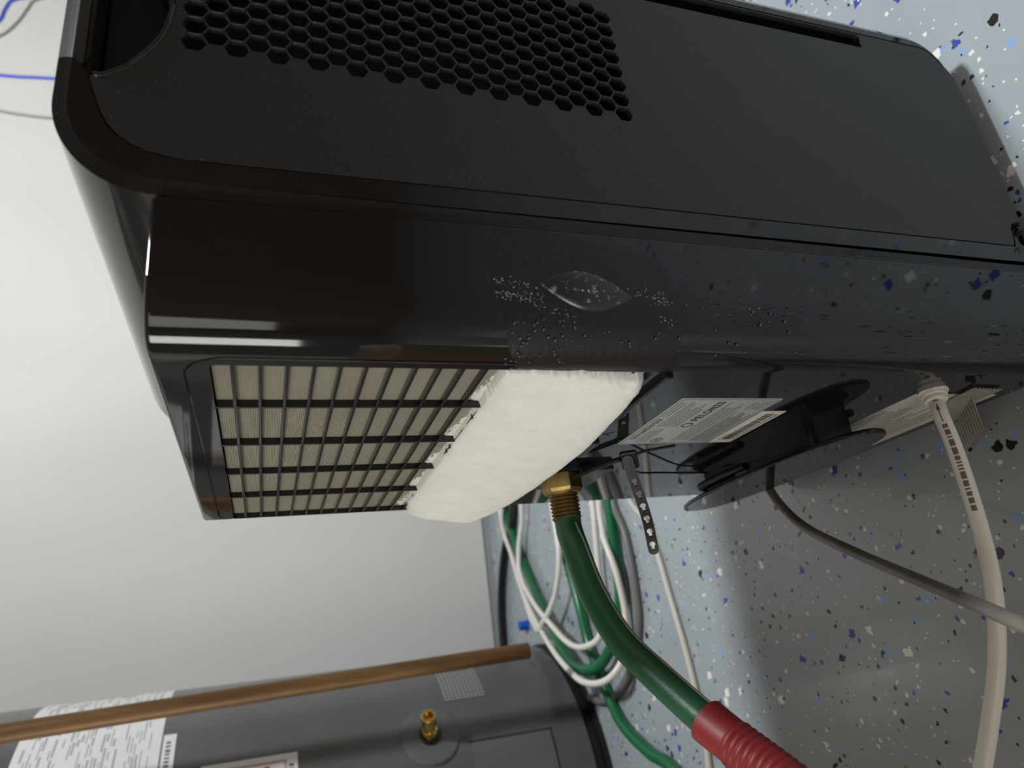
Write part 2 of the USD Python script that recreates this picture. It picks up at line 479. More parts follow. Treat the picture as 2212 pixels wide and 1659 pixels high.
def floor_material(name, base):
    """grey epoxy paint with scattered vinyl flakes: Voronoi cells of four sizes, a few of each picked by their random colour"""
    nodes = {"g": ("geometry", {}), "warp": ("noise_texture", {"scale": 160.0, "detail": 2.0}),
             "wv": ("mix_vector", {"fac": 0.0045}), "p": ("principled_bsdf", {"roughness": 0.24, "coat_weight": 0.25, "coat_roughness": 0.08})}
    links = [("g.position", "warp.vector"), ("g.position", "wv.a"), ("warp.color", "wv.b")]
    nodes["base"] = ("noise_texture", {"scale": 6.0, "detail": 5.0})
    nodes["baser"] = ("rgb_ramp", {"ramp": [(0.3, tuple(0.92 * c for c in base)), (0.7, tuple(1.05 * c for c in base))]})
    links += [("g.position", "base.vector"), ("base.fac", "baser.fac")]
    prev = "baser.color"
    layers = [  # scale, offset, picked fraction, colour
        (115.0, 1.3, 0.012, (0.26, 0.40, 0.66)), (105.0, 4.7, 0.008, (0.045, 0.075, 0.36)), (110.0, 9.1, 0.0075, (0.016, 0.014, 0.014)), (100.0, 15.2, 0.0085, (0.84, 0.83, 0.79)),
        (230.0, 22.0, 0.0075, (0.030, 0.030, 0.032)), (240.0, 31.0, 0.0085, (0.80, 0.79, 0.75)), (250.0, 41.0, 0.0055, (0.05, 0.09, 0.42)), (470.0, 53.0, 0.0075, (0.78, 0.77, 0.74)), (450.0, 61.0, 0.005, (0.03, 0.03, 0.032)),
    ]
    for i, (sc, off, frac, col) in enumerate(layers):
        k = str(i)
        nodes["mp" + k] = ("mapping", {"location": (off, off * 0.7, 0.0), "rotation": (0.0, 0.0, 0.7 * i + 0.3)})
        nodes["v" + k] = ("voronoi_texture", {"scale": sc, "feature": "f1", "dimensions": "2D", "metric": "manhattan" if i % 2 else "euclidean"})
        nodes["s" + k] = ("vector_math", {"math_type": "dot_product", "vector2": (1.0, 0.0, 0.0)})
        nodes["t" + k] = ("math", {"math_type": "less_than", "value2": frac})
        nodes["d" + k] = ("math", {"math_type": "less_than", "value2": 0.72 if i % 2 else 0.60})
        nodes["a" + k] = ("math", {"math_type": "multiply"})
        nodes["m" + k] = ("mix_color", {"blend_type": "mix", "b": col})
        links += [("wv.result", f"mp{k}.vector"), (f"mp{k}.vector", f"v{k}.vector"), (f"v{k}.color", f"s{k}.vector1"), (f"s{k}.value", f"t{k}.value1"),
                  (f"v{k}.distance", f"d{k}.value1"), (f"t{k}.value", f"a{k}.value1"), (f"d{k}.value", f"a{k}.value2"), (f"a{k}.value", f"m{k}.fac"), (prev, f"m{k}.a")]
        prev = f"m{k}.result"
    links.append((prev, "p.base_color"))
    return mat(name, nodes, links)


M["floor"] = floor_material("flaked_epoxy_floor", (0.355, 0.392, 0.425))
M["base"] = plain("grey_base_paint", (0.36, 0.37, 0.385), 0.35)

# ------------------------------------------------------------------ the room
WX, Y0, Y1, RX, H = -1.555, -3.0, 3.0, 2.6, 2.45
obj("floor", box(WX - 0.1, RX + 0.1, Y0 - 0.1, Y1 + 0.1, -0.1, 0.0), M["floor"], kind="structure", label="grey epoxy floor scattered with white, black and blue flakes", category="floor")
obj("ceiling", box(WX - 0.1, RX + 0.1, Y0 - 0.1, Y1 + 0.1, H, H + 0.1), M["ceil"], kind="structure", label="dim brownish ceiling above the room", category="ceiling")
obj("wall_left", box(WX - 0.1, WX, Y0 - 0.1, Y1 + 0.1, 0.020, H), M["wall"], kind="structure", label="white painted wall behind the dehumidifier and water heater", category="wall")
obj("wall_back", box(WX, RX, Y1, Y1 + 0.1, 0.0, H), M["beige"], kind="structure", label="beige wall beyond the front of the dehumidifier", category="wall")
obj("wall_right", box(RX, RX + 0.1, Y0, Y1, 0.0, H), M["wood"], kind="structure", label="brown wood panelled wall on the far right side", category="wall")
obj("wall_front", box(WX, RX, Y0 - 0.1, Y0, 0.0, H), M["beige"], kind="structure", label="beige wall behind the camera", category="wall")
obj("baseboard_left", box(WX - 0.1, WX + 0.004, Y0, Y1, 0.0, 0.0165), M["base"], kind="structure", label="low grey painted base strip under the white wall", category="baseboard")
obj("trim_1", box(WX - 0.1, WX - 0.002, Y0, Y1, 0.0165, 0.020), M["rubber"], kind="structure", label="thin dark gap between white wall and grey base strip", category="trim")

# a cardboard carton stands on the floor beside the photographer and shades the floor near the unit
CARTON = thing("cardboard_box", "brown taped cardboard box standing on the floor just below the edge of the picture", "box", (-0.30, -0.78, 0.0))
obj("carton", plate(rrect(-0.76, 0.16, -1.00, -0.56, 0.004), 0.0, 0.42, 0.004, PLAN), M["cardboard"], CARTON)
obj("packing_tape", box(-0.762, 0.162, -0.805, -0.755, 0.36, 0.4207), M["beige"], CARTON)

# ------------------------------------------------------------------ the dehumidifier
UNIT = thing("dehumidifier", "glossy black dehumidifier with honeycomb side vent and frosted rear grille, standing on the flaked floor", "dehumidifier", (-0.19, 0.16, 0.0))
W = 0.38
YF, YS = 0.316, 0.0777       # front edge and rear edge of the front housing
ZB, ZT, ZR = 0.022, 0.6887, 0.642


def arc(cx, cy, rx, ry, a0, a1, n):
    return [(cx + rx * math.cos(math.radians(a0 + (a1 - a0) * k / n)), cy + ry * math.sin(math.radians(a0 + (a1 - a0) * k / n))) for k in range(n + 1)]


# outline of the front housing in the Y-Z plane (counter-clockwise)
housing_outline = sg.Polygon(
    arc(YF - 0.045, ZB + 0.040, 0.045, 0.040, -90, 0, 12) + arc(YF - 0.05, ZT - 0.05, 0.05, 0.05, 0, 90, 14)
    + arc(YS + 0.052, ZT - 0.048, 0.052, 0.048, 90, 180, 18) + arc(YS + 0.003, ZB + 0.003, 0.003, 0.003, 180, 270, 3))

half = [(0.0983, 0.6281), (0.1010, 0.6447), (0.1076, 0.6572), (0.1177, 0.6649), (0.1327, 0.6706), (0.1460, 0.6742), (0.1500, 0.6755)]
half = [(a, b) for a, b, _ in spline([(a, b, 0) for a, b in half], 24)]
mirror = [(2 * 0.2003 - y, z) for y, z in half][::-1]
notch = [(0.1225, 0.0245), (0.1222, 0.0300), (0.1200, 0.0362), (0.1135, 0.0400), (0.1060, 0.0412), (0.0990, 0.0440)]
panel_outline = sg.Polygon([(0.0990, 0.0440), (0.0985, 0.30)][::-1][1:] + notch[:-1][::-1] + [(0.2700, 0.0243), (0.2749, 0.0249), (0.2850, 0.0310), (0.2930, 0.0385), (0.2982, 0.0420), (0.3005, 0.0460), (0.3020, 0.0527), (0.302, 0.628)]
                           + mirror[1:] + half[::-1][0:])
panel_outline = clean(panel_outline.buffer(0))

# handle scoop under the top edge
scoop = sg.Polygon([(0.1470, 0.6742), (0.1470, 0.6690), (0.1549, 0.6586), (0.1640, 0.6525), (0.1717, 0.6480), (0.1800, 0.6445), (0.188, 0.6424), (0.2003, 0.6410),
                    (0.2126, 0.6424), (0.2206, 0.6445), (0.2289, 0.6480), (0.2366, 0.6525), (0.2457, 0.6586), (0.2536, 0.6690), (0.2536, 0.6742)]).buffer(-0.003).buffer(0.003)
slot = rrect(0.2866, 0.3005, 0.122, 0.345, 0.0025)

PITCH = 0.01245
COL = PITCH * math.sqrt(3) / 2
hexes = []
rr = 0.01125 / math.sqrt(3)
for c in range(25):
    z = 0.6275 - c * COL
    for k in range(8):
        y = 0.1766 - 0.0040 * c / 24 + k * PITCH + (PITCH / 2 if c % 2 else 0)
        if y < 0.273:
            hexes.append(sg.Polygon([(y + rr * math.sin(math.radians(a)), z + rr * math.cos(math.radians(a))) for a in range(0, 360, 60)]).buffer(-0.0009).buffer(0.0009, quad_segs=2))

top_cover = sg.Polygon([(0.1545, 0.70), (0.1545, 0.6860), (0.1530, 0.6815), (0.1500, 0.6775), (0.1462, 0.6762), (0.2544, 0.6762), (0.2506, 0.6775), (0.2476, 0.6815), (0.2461, 0.6860), (0.2461, 0.70)])
body2d = clean(housing_outline)
body = mapped(ngon_loft(body2d, [(-W, 0.028), (-W + 0.006, 0.014), (-W + 0.016, 0.005), (-W + 0.03, 0.0), (-0.0032, 0.0), (-0.0008, 0.0055), (0.0, 0.0068)]), SIDE)
pocket = ngon_loft(panel_outline.buffer(0.0009), [(-0.0045, 0), (0.01, 0)])
vent_cavity = ngon_loft(rrect(0.160, 0.285, 0.355, 0.6345, 0.004), [(-0.06, 0), (-0.002, 0)])
scoop_cut = ngon_loft(scoop, [(-0.045, 0.006), (-0.02, 0), (0.01, 0)])
slot_cut = ngon_loft(slot, [(-0.03, 0), (0.01, 0)])
caster_cut = mapped(trimesh.creation.cylinder(0.0125, 0.03, sections=40), [(0, 1, 0), (0, 0, 1), (1, 0, 0)])
caster_cut.apply_translation((-0.010, 0.1105, 0.0275))
cover_cut = ngon_loft(clean(top_cover), [(-W - 0.02, 0), (0.02, 0)])
front = solid(body)
for cut in (mapped(pocket, SIDE), mapped(vent_cavity, SIDE), mapped(scoop_cut, SIDE), mapped(slot_cut, SIDE), caster_cut):
    front = front - solid(cut)
cover_zone = solid(mapped(cover_cut, SIDE))
front_body = front - cover_zone
cover_small = solid(mapped(ngon_loft(clean(top_cover.buffer(-0.0006)), [(-W - 0.02, 0), (0.02, 0)]), SIDE))
obj("front_housing", front_body, M["rim"], UNIT, smooth=25)
obj("top_cover", solid(body) ^ cover_small, M["matte"], UNIT, label="matte top cover strip", smooth=25)

panel_poly = clean(panel_outline.difference(scoop.buffer(0.0035)).difference(slot).difference(shapely.union_all(hexes)))
if panel_poly.geom_type != "Polygon":
    panel_poly = max(panel_poly.geoms, key=lambda g: g.area)
side_panel = mapped(ngon_loft(panel_poly, [(-0.0040, 0.0), (-0.0006, 0.0), (-0.0001, 0.00022), (0.0, 0.0005)]), SIDE)
obj("side_panel", side_panel, M["matte"], UNIT, label="matte side panel pierced by a honeycomb air vent", smooth=25)
lip_path = [(y, z) for y, z in np.array(scoop.buffer(0.0020).exterior.coords)[:-1] if z < 0.6725]
lp = np.array(lip_path)
lp = lp[np.argsort(lp[:, 0])]
obj("handle_lip", tube(np.column_stack([np.full(len(lp), -0.0012), lp]), 0.0018, 12), M["rim"], UNIT, label="rounded lip of the scooped carrying handle")
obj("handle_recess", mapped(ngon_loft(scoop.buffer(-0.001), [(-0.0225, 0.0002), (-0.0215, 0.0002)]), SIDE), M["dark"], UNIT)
obj("vent_backing", [box(-0.0598, -0.058, 0.1605, 0.2845, 0.3555, 0.634), box(-0.058, -0.0048, 0.1605, 0.1612, 0.3555, 0.634), box(-0.058, -0.0048, 0.2838, 0.2845, 0.3555, 0.634), box(-0.058, -0.0048, 0.1612, 0.2838, 0.3555, 0.3562), box(-0.058, -0.0048, 0.1612, 0.2838, 0.6333, 0.634)], M["dark"], UNIT, label="black tray behind the honeycomb vent")
obj("seam_trim", mapped(ngon_loft(rrect(0.0757, 0.0766, ZB + 0.004, 0.640, 0.0004, 1), [(-W + 0.03, 0), (-0.0010, 0)]), SIDE), M["seam"], UNIT)

scuffs = []
for y, z, dy, dz, w_ in ((0.1040, 0.4925, 0.0060, -0.0030, 0.00022), (0.1035, 0.4870, 0.0050, -0.0022, 0.00018), (0.1030, 0.4820, 0.0062, -0.0034, 0.00026), (0.1028, 0.4770, 0.0070, -0.0046, 0.00026), (0.1200, 0.5300, 0.0120, -0.0060, 0.00012),
                         (0.1350, 0.5560, 0.0030, -0.0022, 0.00018), (0.1550, 0.6020, 0.0022, -0.0016, 0.00014), (0.2100, 0.2100, 0.0010, -0.0030, 0.00016), (0.2300, 0.1500, 0.0008, -0.0034, 0.00018), (0.1700, 0.1100, 0.0006, -0.0050, 0.00018), (0.1250, 0.3000, 0.0030, -0.0010, 0.00014)):
    scuffs.append(mapped(ngon_loft(clean(sg.LineString([(y, z), (y + dy * 0.5, z + dz * 0.35), (y + dy, z + dz)]).buffer(w_, quad_segs=2)), [(-0.0001, 0), (0.00008, 0)]), SIDE))
obj("scuff_marks", scuffs, M["scuff"], UNIT, label="faint pale scuff marks on the side panel", smooth=False, kind="stuff")

# rear shell: plan section extruded, with the grille opening cut into its back
rx_, ry_, ne = 0.026, 0.036, 2.25
corner = []
for k in range(19):
    t = math.pi / 2 * k / 18
    corner.append((-rx_ + rx_ * math.sin(t) ** (2 / ne), ry_ - ry_ * math.cos(t) ** (2 / ne)))
plan = sg.Polygon([(-W, 0.0747), (-W, 0.006), (-W + 0.002, 0.0018), (-W + 0.006, 0.0)] + [(-0.30, 0.0), (-0.15, 0.0), (-0.06, 0.0), (-0.035, 0.0)] + corner + [(0.0, 0.042), (0.0, 0.055), (0.0, 0.0747)])
shell = ngon_loft(clean(plan), [(ZB, 0.002), (ZB + 0.003, 0.0), (ZR - 0.003, 0.0), (ZR - 0.0012, 0.0006), (ZR - 0.0003, 0.0018), (ZR, 0.003)])
GX0, GX1, GZ0, GZ1 = -0.3725, -0.0295, 0.3680, 0.6160
window = plate(rrect(GX0, GX1, GZ0, GZ1, 0.004), -0.0095, 0.02, 0.0001, BACK)
groove_o, groove_i = rrect(-0.3775, -0.0205, 0.3540, 0.6280, 0.020, 10), rrect(-0.3764, -0.0217, 0.3552, 0.6268, 0.019, 10)
groove = mapped(ngon_loft(clean(groove_o.difference(groove_i)), [(-0.003, 0), (0.02, 0)]), BACK)
shell_s = solid(shell) - solid(window) - solid(groove)
obj("rear_shell", shell_s, M["gloss"], UNIT, label="high-gloss black rear shell with rounded corner", smooth=35)

# filter and grille
obj("air_filter", box(GX0 + 0.0005, GX1 - 0.0005, 0.0048, 0.0070, GZ0 + 0.0005, GZ1 - 0.0005), M["filter"], UNIT, label="beige fine-mesh air filter behind the grille", smooth=False)
bar_zs = [0.6055 - 0.0132 * k for k in range(18)]
for z in bar_zs:
    p = rrect(0.0002, 0.0046, z - 0.0011, z + 0.0011, 0.0006, 2)
    obj("grille_bar", mapped(ngon_loft(clean(p), [(GX0 - 0.001, 0), (GX1 + 0.001, 0)]), SIDE), M["bar"], UNIT)
for x in (-0.0885, -0.1575, -0.2265, -0.2965):
    p = rrect(x - 0.0012, x + 0.0012, 0.0, 0.0047, 0.0006, 2)
    obj("grille_rib", ngon_loft(clean(p), [(GZ0 - 0.001, 0), (GZ1 + 0.001, 0)]), M["bar"], UNIT)

# condensation on the shell around the ice: a thin film that follows the shell
sec = np.array([(0.0, 0.0742)] + [(x, y) for x, y in corner[::-1]] + [(-0.06, 0.0)])
sl = np.r_[0, np.cumsum(np.linalg.norm(np.diff(sec, axis=0), axis=1))]
tan = np.gradient(sec, axis=0)
nrm = np.stack([-tan[:, 1], tan[:, 0]], 1)
nrm /= np.linalg.norm(nrm, axis=1, keepdims=True)
S_CORNER = float(sl[np.argmin(np.abs(sec[:, 0] + rx_))])


def on_shell(s, z, out=0.0):
    x, y = np.interp(s, sl, sec[:, 0]), np.interp(s, sl, sec[:, 1])
    nx, ny = np.interp(s, sl, nrm[:, 0]), np.interp(s, sl, nrm[:, 1])
    return np.stack([x + nx * out, y + ny * out, z + 0 * s], -1)


if on_shell(np.array([0.01]), np.array([0.4]), 1.0)[0, 0] < 0:
    nrm = -nrm
film_sz = [(0.000, 0.4585), (0.0005, 0.4360), (0.0060, 0.4106), (0.0090, 0.3930), (0.0120, 0.3751), (0.0160, 0.3690), (0.0226, 0.3648), (0.031, 0.3620), (0.0410, 0.3597),
           (0.0530, 0.3595), (0.0620, 0.3605), (0.0740, 0.3630), (0.0800, 0.3590), (0.0900, 0.3560), (0.0900, 0.4480), (0.0820, 0.4600), (0.0740, 0.4660), (0.0600, 0.4690), (0.0440, 0.4720),
           (0.0310, 0.4748), (0.0210, 0.4760), (0.0110, 0.4756), (0.0055, 0.4735), (0.0020, 0.4680)]
fp = np.array(film_sz)
fp = np.vstack([spline(np.column_stack([fp, np.zeros(len(fp))])[list(range(len(fp))) + [0]], 260)[:-1, :2]])
film_poly = sg.Polygon(fp).buffer(0)
gs, gz = np.meshgrid(np.arange(0.0005, 0.092, 0.0025), np.arange(0.350, 0.480, 0.004), indexing="ij")
inner = np.column_stack([gs.ravel(), gz.ravel()])
prep = film_poly.buffer(-0.0012)
inner = inner[shapely.contains_xy(prep, inner[:, 0], inner[:, 1])]
allp = np.vstack([np.array(film_poly.exterior.coords)[:-1], inner])
tri = Delaunay(allp).simplices
cen = allp[tri].mean(1)
tri = tri[shapely.contains_xy(film_poly, cen[:, 0], cen[:, 1])]
n_ = len(allp)
top_v, bot_v = on_shell(np.clip(allp[:, 0], 0.0002, 0.0925), allp[:, 1], 0.00022), on_shell(np.clip(allp[:, 0], 0.0002, 0.0925), allp[:, 1], -0.0004)
tv = trimesh.Trimesh(top_v, tri, process=False)
if (tv.face_normals * (top_v[tri[:, 0]] - bot_v[tri[:, 0]])).sum() < 0:
    tri = tri[:, ::-1]
obj("condensation_film", trimesh.Trimesh(top_v, tri, process=False), M["fog"], UNIT, label="dull fogged patch of condensation on the gloss shell", smooth=True)

# leaf-shaped frozen blister on the side
lu = np.linspace(-1, 1, 61)
lv = np.linspace(-1, 1, 31)
U, V = np.meshgrid(lu, lv, indexing="ij")
wid = (1 - np.abs(U) ** 2.0) ** 1.1
Zc = 0.4200 - 0.0285 * U
Sc = 0.0742 - (0.0362 - 0.003 * U + 0.0125 * V * wid)
hgt = 0.0034 * wid * np.sqrt(np.clip(1 - np.abs(V) ** 2.4, 0, 1)) + 0.0002
P = on_shell(Sc.ravel(), Zc.ravel()) + on_shell(Sc.ravel(), Zc.ravel(), 1.0) * 0
nn = on_shell(Sc.ravel(), Zc.ravel(), 1.0) - on_shell(Sc.ravel(), Zc.ravel())
P = P + nn * hgt.ravel()[:, None]
ii, jj = np.meshgrid(np.arange(60), np.arange(30), indexing="ij")
q = np.stack([ii * 31 + jj, (ii + 1) * 31 + jj, (ii + 1) * 31 + jj + 1, ii * 31 + jj + 1], -1).reshape(-1, 4)
bl = as_tri((P, q))
if (bl.face_normals.mean(0) @ nn.mean(0)) < 0:
    bl.invert()
obj("frost_blister", bl, M["fogbulge"], UNIT, label="leaf-shaped grey blister of frost on the shell side", smooth=True)


def beads(spots, rmin, rmax):
    out = []
    for s, z in spots:
        r = random.uniform(rmin, rmax)
        b = trimesh.creation.icosphere(2, r)
        b.apply_translation(on_shell(np.array([s]), np.array([z]), r * 0.35)[0])
        out.append(b)
    return out


spots = []
for (s0, z0, s1, z1, n, sp) in ((0.0350, 0.4745, 0.0365, 0.4520, 60, 0.0016), (0.0420, 0.4735, 0.0440, 0.4480, 70, 0.0020), (0.0400, 0.4700, 0.0560, 0.4290, 55, 0.0016), (0.0360, 0.3890, 0.0400, 0.3680, 70, 0.0022), (0.0530, 0.3740, 0.0550, 0.3670, 24, 0.0018), (0.044, 0.379, 0.043, 0.367, 14, 0.0012)):
    for k in range(n):
        t = random.random()
        spots.append((s0 + (s1 - s0) * t + random.gauss(0, sp), z0 + (z1 - z0) * t + random.gauss(0, sp)))
obj("frozen_beads", beads(spots, 0.00012, 0.00032), M["frostbead"], UNIT, label="sprinkling of tiny bright frozen beads on the fogged patch", kind="stuff")
spots = [(random.uniform(0.056, 0.086), random.uniform(0.428, 0.468)) for _ in range(46)] + [(random.uniform(0.040, 0.074), random.uniform(0.27, 0.36)) for _ in range(26)] + [(random.uniform(0.06, 0.07), random.uniform(0.36, 0.44)) for _ in range(14)]
obj("water_drops", beads(spots, 0.0004, 0.0013), M["drop"], UNIT, label="clear water drops on the gloss shell", kind="stuff")
blb = []
for _ in range(46):
    u, v = random.gauss(0.08, 0.20), random.gauss(0.1, 0.30)
    w_ = (1 - abs(u) ** 2) ** 1.1
    s_, z_ = 0.0742 - (0.0362 - 0.003 * u + 0.0125 * v * w_), 0.4200 - 0.0285 * u
    h_ = 0.0034 * w_ * math.sqrt(max(0, 1 - abs(v) ** 2.4))
    r_ = random.uniform(0.0002, 0.0008)
    b = trimesh.creation.icosphere(2, r_)
    b.vertices *= (0.35, 1, 1)
    b.apply_translation(on_shell(np.array([s_]), np.array([z_]), h_)[0])
    blb.append(b)
obj("frost_specks", blb, M["frostbead"], UNIT, label="white frost specks on the leaf-shaped blister", kind="stuff")

# drain port plate with its open flap
obj("grille_sill", mapped(ngon_loft(clean(rrect(-0.0036, 0.004, 0.3550, 0.3600, 0.0012, 3)), [(-0.3765, 0), (-0.0300, 0)]), SIDE), M["bar"], UNIT, label="black lower lip of the grille frame under the ice")
obj("drain_plate", plate(rrect(-0.2915, -0.2257, 0.2995, 0.3640, 0.003), 0.0, 0.0060, 0.0012, BACK), M["bar"], UNIT, label="square black plate around the drain outlet")
obj("drain_flap", plate(rrect(-0.1850, -0.1480, 0.3500, 0.3610, 0.002), 0.0, 0.0070, 0.0010, BACK), M["bar"], UNIT, label="small black catch beside the drain outlet")
for x0_, x1_ in ((-0.1500, -0.1462), (-0.1424, -0.1462)):
    obj("moulded_mark", mapped(ngon_loft(clean(sg.LineString([(x0_, 0.3405), (x1_, 0.3472)]).buffer(0.0006)), [(-0.0001, 0), (0.0002, 0)]), BACK), M["ink"], UNIT)

# labels on the back
LW = 0.0001
obj("rating_label", plate(rrect(-0.1725, -0.0715, 0.2385, 0.3232, 0.002), -0.0002, 0.00035, 0.0001, BACK), M["silver"], UNIT, label="silver rating label headed DEHUMIDIFIER PELONIS", smooth=False)
rating = stage.GetPrimAtPath(str(UNIT.GetPath()) + "/rating_label")
RP = UsdGeom.Mesh(rating)
w0 = 0.00036
border = clean(rrect(-0.1705, -0.0735, 0.2405, 0.3212, 0.002).difference(rrect(-0.1701, -0.0739, 0.2409, 0.3208, 0.0017)))
ink = [mapped(ngon_loft(border, [(w0, 0), (w0 + 0.0001, 0)]), BACK)]
ink.append(text_on("DEHUMIDIFIER", 0.0046, -0.1590, 0.3140, BACK, w0, width=0.046))
ink.append(text_on("PELONIS", 0.0062, -0.1180, 0.2830, BACK, w0, bold=True, width=0.040))
ink.append(mapped(ngon_loft(clean(sg.Point(-0.1265, 0.2857).buffer(0.0046).difference(sg.Point(-0.1265, 0.2857).buffer(0.0034))), [(w0, 0), (w0 + 0.0001, 0)]), BACK))
ink.append(mapped(ngon_loft(clean(sg.Point(-0.1625, 0.2925).buffer(0.0052).difference(sg.Point(-0.1625, 0.2925).buffer(0.0045))), [(w0, 0), (w0 + 0.0001, 0)]), BACK))
ink.append(text_on("UL", 0.0040, -0.1655, 0.2905, BACK, w0, bold=True))
obj("label_lettering", ink, M["ink"], RP, smooth=False)


def dashes(x0, x1, z0, z1, rows, hh, w, gap=0.18, rnd=random):
    out = []
    for k in range(rows):
        z = z1 - (z1 - z0) * (k + 0.5) / rows
        x = x0
        end = x1 - (x1 - x0) * rnd.random() * gap
        while x < end - 0.001:
            l = min(rnd.uniform(0.0018, 0.006), end - x)
            out.append(mapped(box(x, x + l, z - hh / 2, z + hh / 2, w, w + 0.00008), BACK))
            x += l + 0.0007
    return out


fine = dashes(-0.1660, -0.1350, 0.300, 0.3115, 4, 0.0012, w0) + dashes(-0.1300, -0.0770, 0.2925, 0.3115, 6, 0.0012, w0, 0.3) + dashes(-0.1080, -0.0770, 0.3130, 0.3195, 2, 0.0012, w0)
fine += dashes(-0.1640, -0.0770, 0.2625, 0.2790, 6, 0.0011, w0, 0.25) + dashes(-0.1660, -0.0950, 0.2430, 0.2610, 9, 0.0012, w0, 0.3) + dashes(-0.0930, -0.0765, 0.2430, 0.2590, 5, 0.0011, w0)
obj("fine_print", fine, M["greyink"], RP, smooth=False, kind="stuff")

obj("barcode_label", plate(rrect(-0.1725, -0.0975, 0.2150, 0.2372, 0.0008), -0.0002, 0.00030, 0.0001, BACK), M["paper"], UNIT, label="narrow white barcode label below the silver one", smooth=False)
BP = UsdGeom.Mesh(stage.GetPrimAtPath(str(UNIT.GetPath()) + "/barcode_label"))
bars, x = [], -0.1640
while x < -0.1030:
    l = random.choice((0.0005, 0.0007, 0.0011, 0.0015))
    bars.append(mapped(box(x, x + l, 0.2215, 0.2300, 0.0003, 0.0004), BACK))
    x += l + random.choice((0.0005, 0.0007, 0.0011))
obj("barcode", bars, M["ink"], BP, smooth=False, kind="stuff")
obj("code_digits", dashes(-0.1640, -0.1030, 0.2165, 0.2205, 1, 0.0016, 0.0003, 0.02) + dashes(-0.165, -0.150, 0.231, 0.2335, 1, 0.001, 0.0003), M["greyink"], BP, smooth=False, kind="stuff")

wl = sg.Polygon([(-0.1935, 0.0365), (-0.062, 0.0365), (-0.062, 0.1228), (-0.1935, 0.1228)])
obj("warning_label", mapped(ngon_loft(clean(wl), [(-0.0002, 0), (0.0003, 0)]), BACK), M["paper"], UNIT, label="white instruction label low on the back, printed with fine lines", smooth=False)
WP = UsdGeom.Mesh(stage.GetPrimAtPath(str(UNIT.GetPath()) + "/warning_label"))
obj("fine_print", dashes(-0.189, -0.066, 0.048, 0.119, 14, 0.0015, 0.0003, 0.5), M["greyink"], WP, smooth=False, kind="stuff")

# cord wrap: oval plate standing off the back on a block
ov = sg.Polygon([(-0.2190 + 0.1335 * np.sign(math.cos(t)) * abs(math.cos(t)) ** (2 / 2.5), 0.1450 + 0.0345 * np.sign(math.sin(t)) * abs(math.sin(t)) ** (2 / 2.5)) for t in np.linspace(0, 2 * math.pi, 72, endpoint=False)])
obj("cord_wrap_plate", plate(ov, 0.0185, 0.0225, 0.0012, BACK, 4, True), M["gloss"], UNIT, label="long oval cord wrap plate standing off the back")
obj("cord_wrap_block", plate(rrect(-0.2850, -0.1250, 0.1250, 0.1710, 0.006), -0.0005, 0.0190, 0.0005, BACK), M["bar"], UNIT)
obj("cord_sticker", box(-0.232, -0.215, -0.0160, -0.0060, 0.1708, 0.1713), M["filter"], UNIT, label="small beige sticker on the cord wrap block", smooth=False)
wrap = spline([(-0.215, -0.0105, 0.1720), (-0.245, -0.0105, 0.1750), (-0.290, -0.0105, 0.1720), (-0.298, -0.0105, 0.150), (-0.290, -0.0105, 0.122), (-0.25, -0.0105, 0.1180), (-0.21, -0.0105, 0.1180), (-0.13, -0.0105, 0.1180)], 80)
obj("cord_turn", tube(wrap, 0.0035, 12), M["rubber"], UNIT, label="turn of black cord round the cord wrap block")

cord = spline([(-0.3080, -0.0060, 0.0860), (-0.2897, -0.0075, 0.0937), (-0.2709, -0.0173, 0.1060), (-0.2447, -0.0445, 0.1167), (-0.2025, -0.0737, 0.1317), (-0.1391, -0.1048, 0.1481), (-0.0634, -0.1335, 0.1775), (-0.0094, -0.1516, 0.2032), (0.0340, -0.1650, 0.2266), (0.075, -0.178, 0.247), (0.13, -0.20, 0.27)], 160)
obj("power_cord", tube(cord, 0.0043, 16), M["cord"], UNIT, label="grey power cord running off below the right of the plate")

# casters
for (x, y) in ((-0.010, 0.1105), (-0.040, 0.255), (-0.36, 0.1105), (-0.34, 0.255)):
    obj("caster", lathe([(-0.006, 0.004), (-0.006, 0.0085), (-0.005, 0.0105), (0.005, 0.0105), (0.006, 0.0085), (0.006, 0.004)], (x, y, 0.0107), (1, 0, 0), 28), M["rubber"], UNIT)
    obj("caster_fork", box(x - 0.003, x + 0.003, y - 0.003, y + 0.003, 0.020, 0.030), M["bar"], UNIT)

# ------------------------------------------------------------------ ice on the grille
ice_poly = sg.Polygon([(-0.0292, 0.4640), (-0.060, 0.4625), (-0.0952, 0.4612), (-0.164, 0.4612), (-0.2235, 0.4618), (-0.2885, 0.4618), (-0.345, 0.4612), (-0.3790, 0.4560), (-0.3880, 0.4400), (-0.3880, 0.4080), (-0.3790, 0.3840), (-0.345, 0.3730),
                       (-0.2957, 0.3655), (-0.2419, 0.3610), (-0.1826, 0.3590), (-0.1323, 0.3600), (-0.0891, 0.3655), (-0.0600, 0.3670), (-0.0400, 0.3690), (-0.0300, 0.3760), (-0.0285, 0.40), (-0.0275, 0.44)]).buffer(-0.002).buffer(0.004).buffer(-0.002)
xs, zs = np.arange(-0.396, -0.018, 0.0011), np.arange(0.350, 0.482, 0.0011)
GXg, GZg = np.meshgrid(xs, zs, indexing="ij")
pp = np.column_stack([GXg.ravel(), GZg.ravel()])
pts = shapely.points(pp[:, 0], pp[:, 1])
inside = shapely.contains_xy(ice_poly, pp[:, 0], pp[:, 1])
dist = shapely.distance(ice_poly.exterior, pts) * np.where(inside, 1, -1)
wig = (meshkit.fbm(np.column_stack([pp * 55, np.zeros(len(pp))]), 4, 3) - 0.5)
fin = (meshkit.fbm(np.column_stack([pp * 420, np.zeros(len(pp))]), 3, 9) - 0.5)
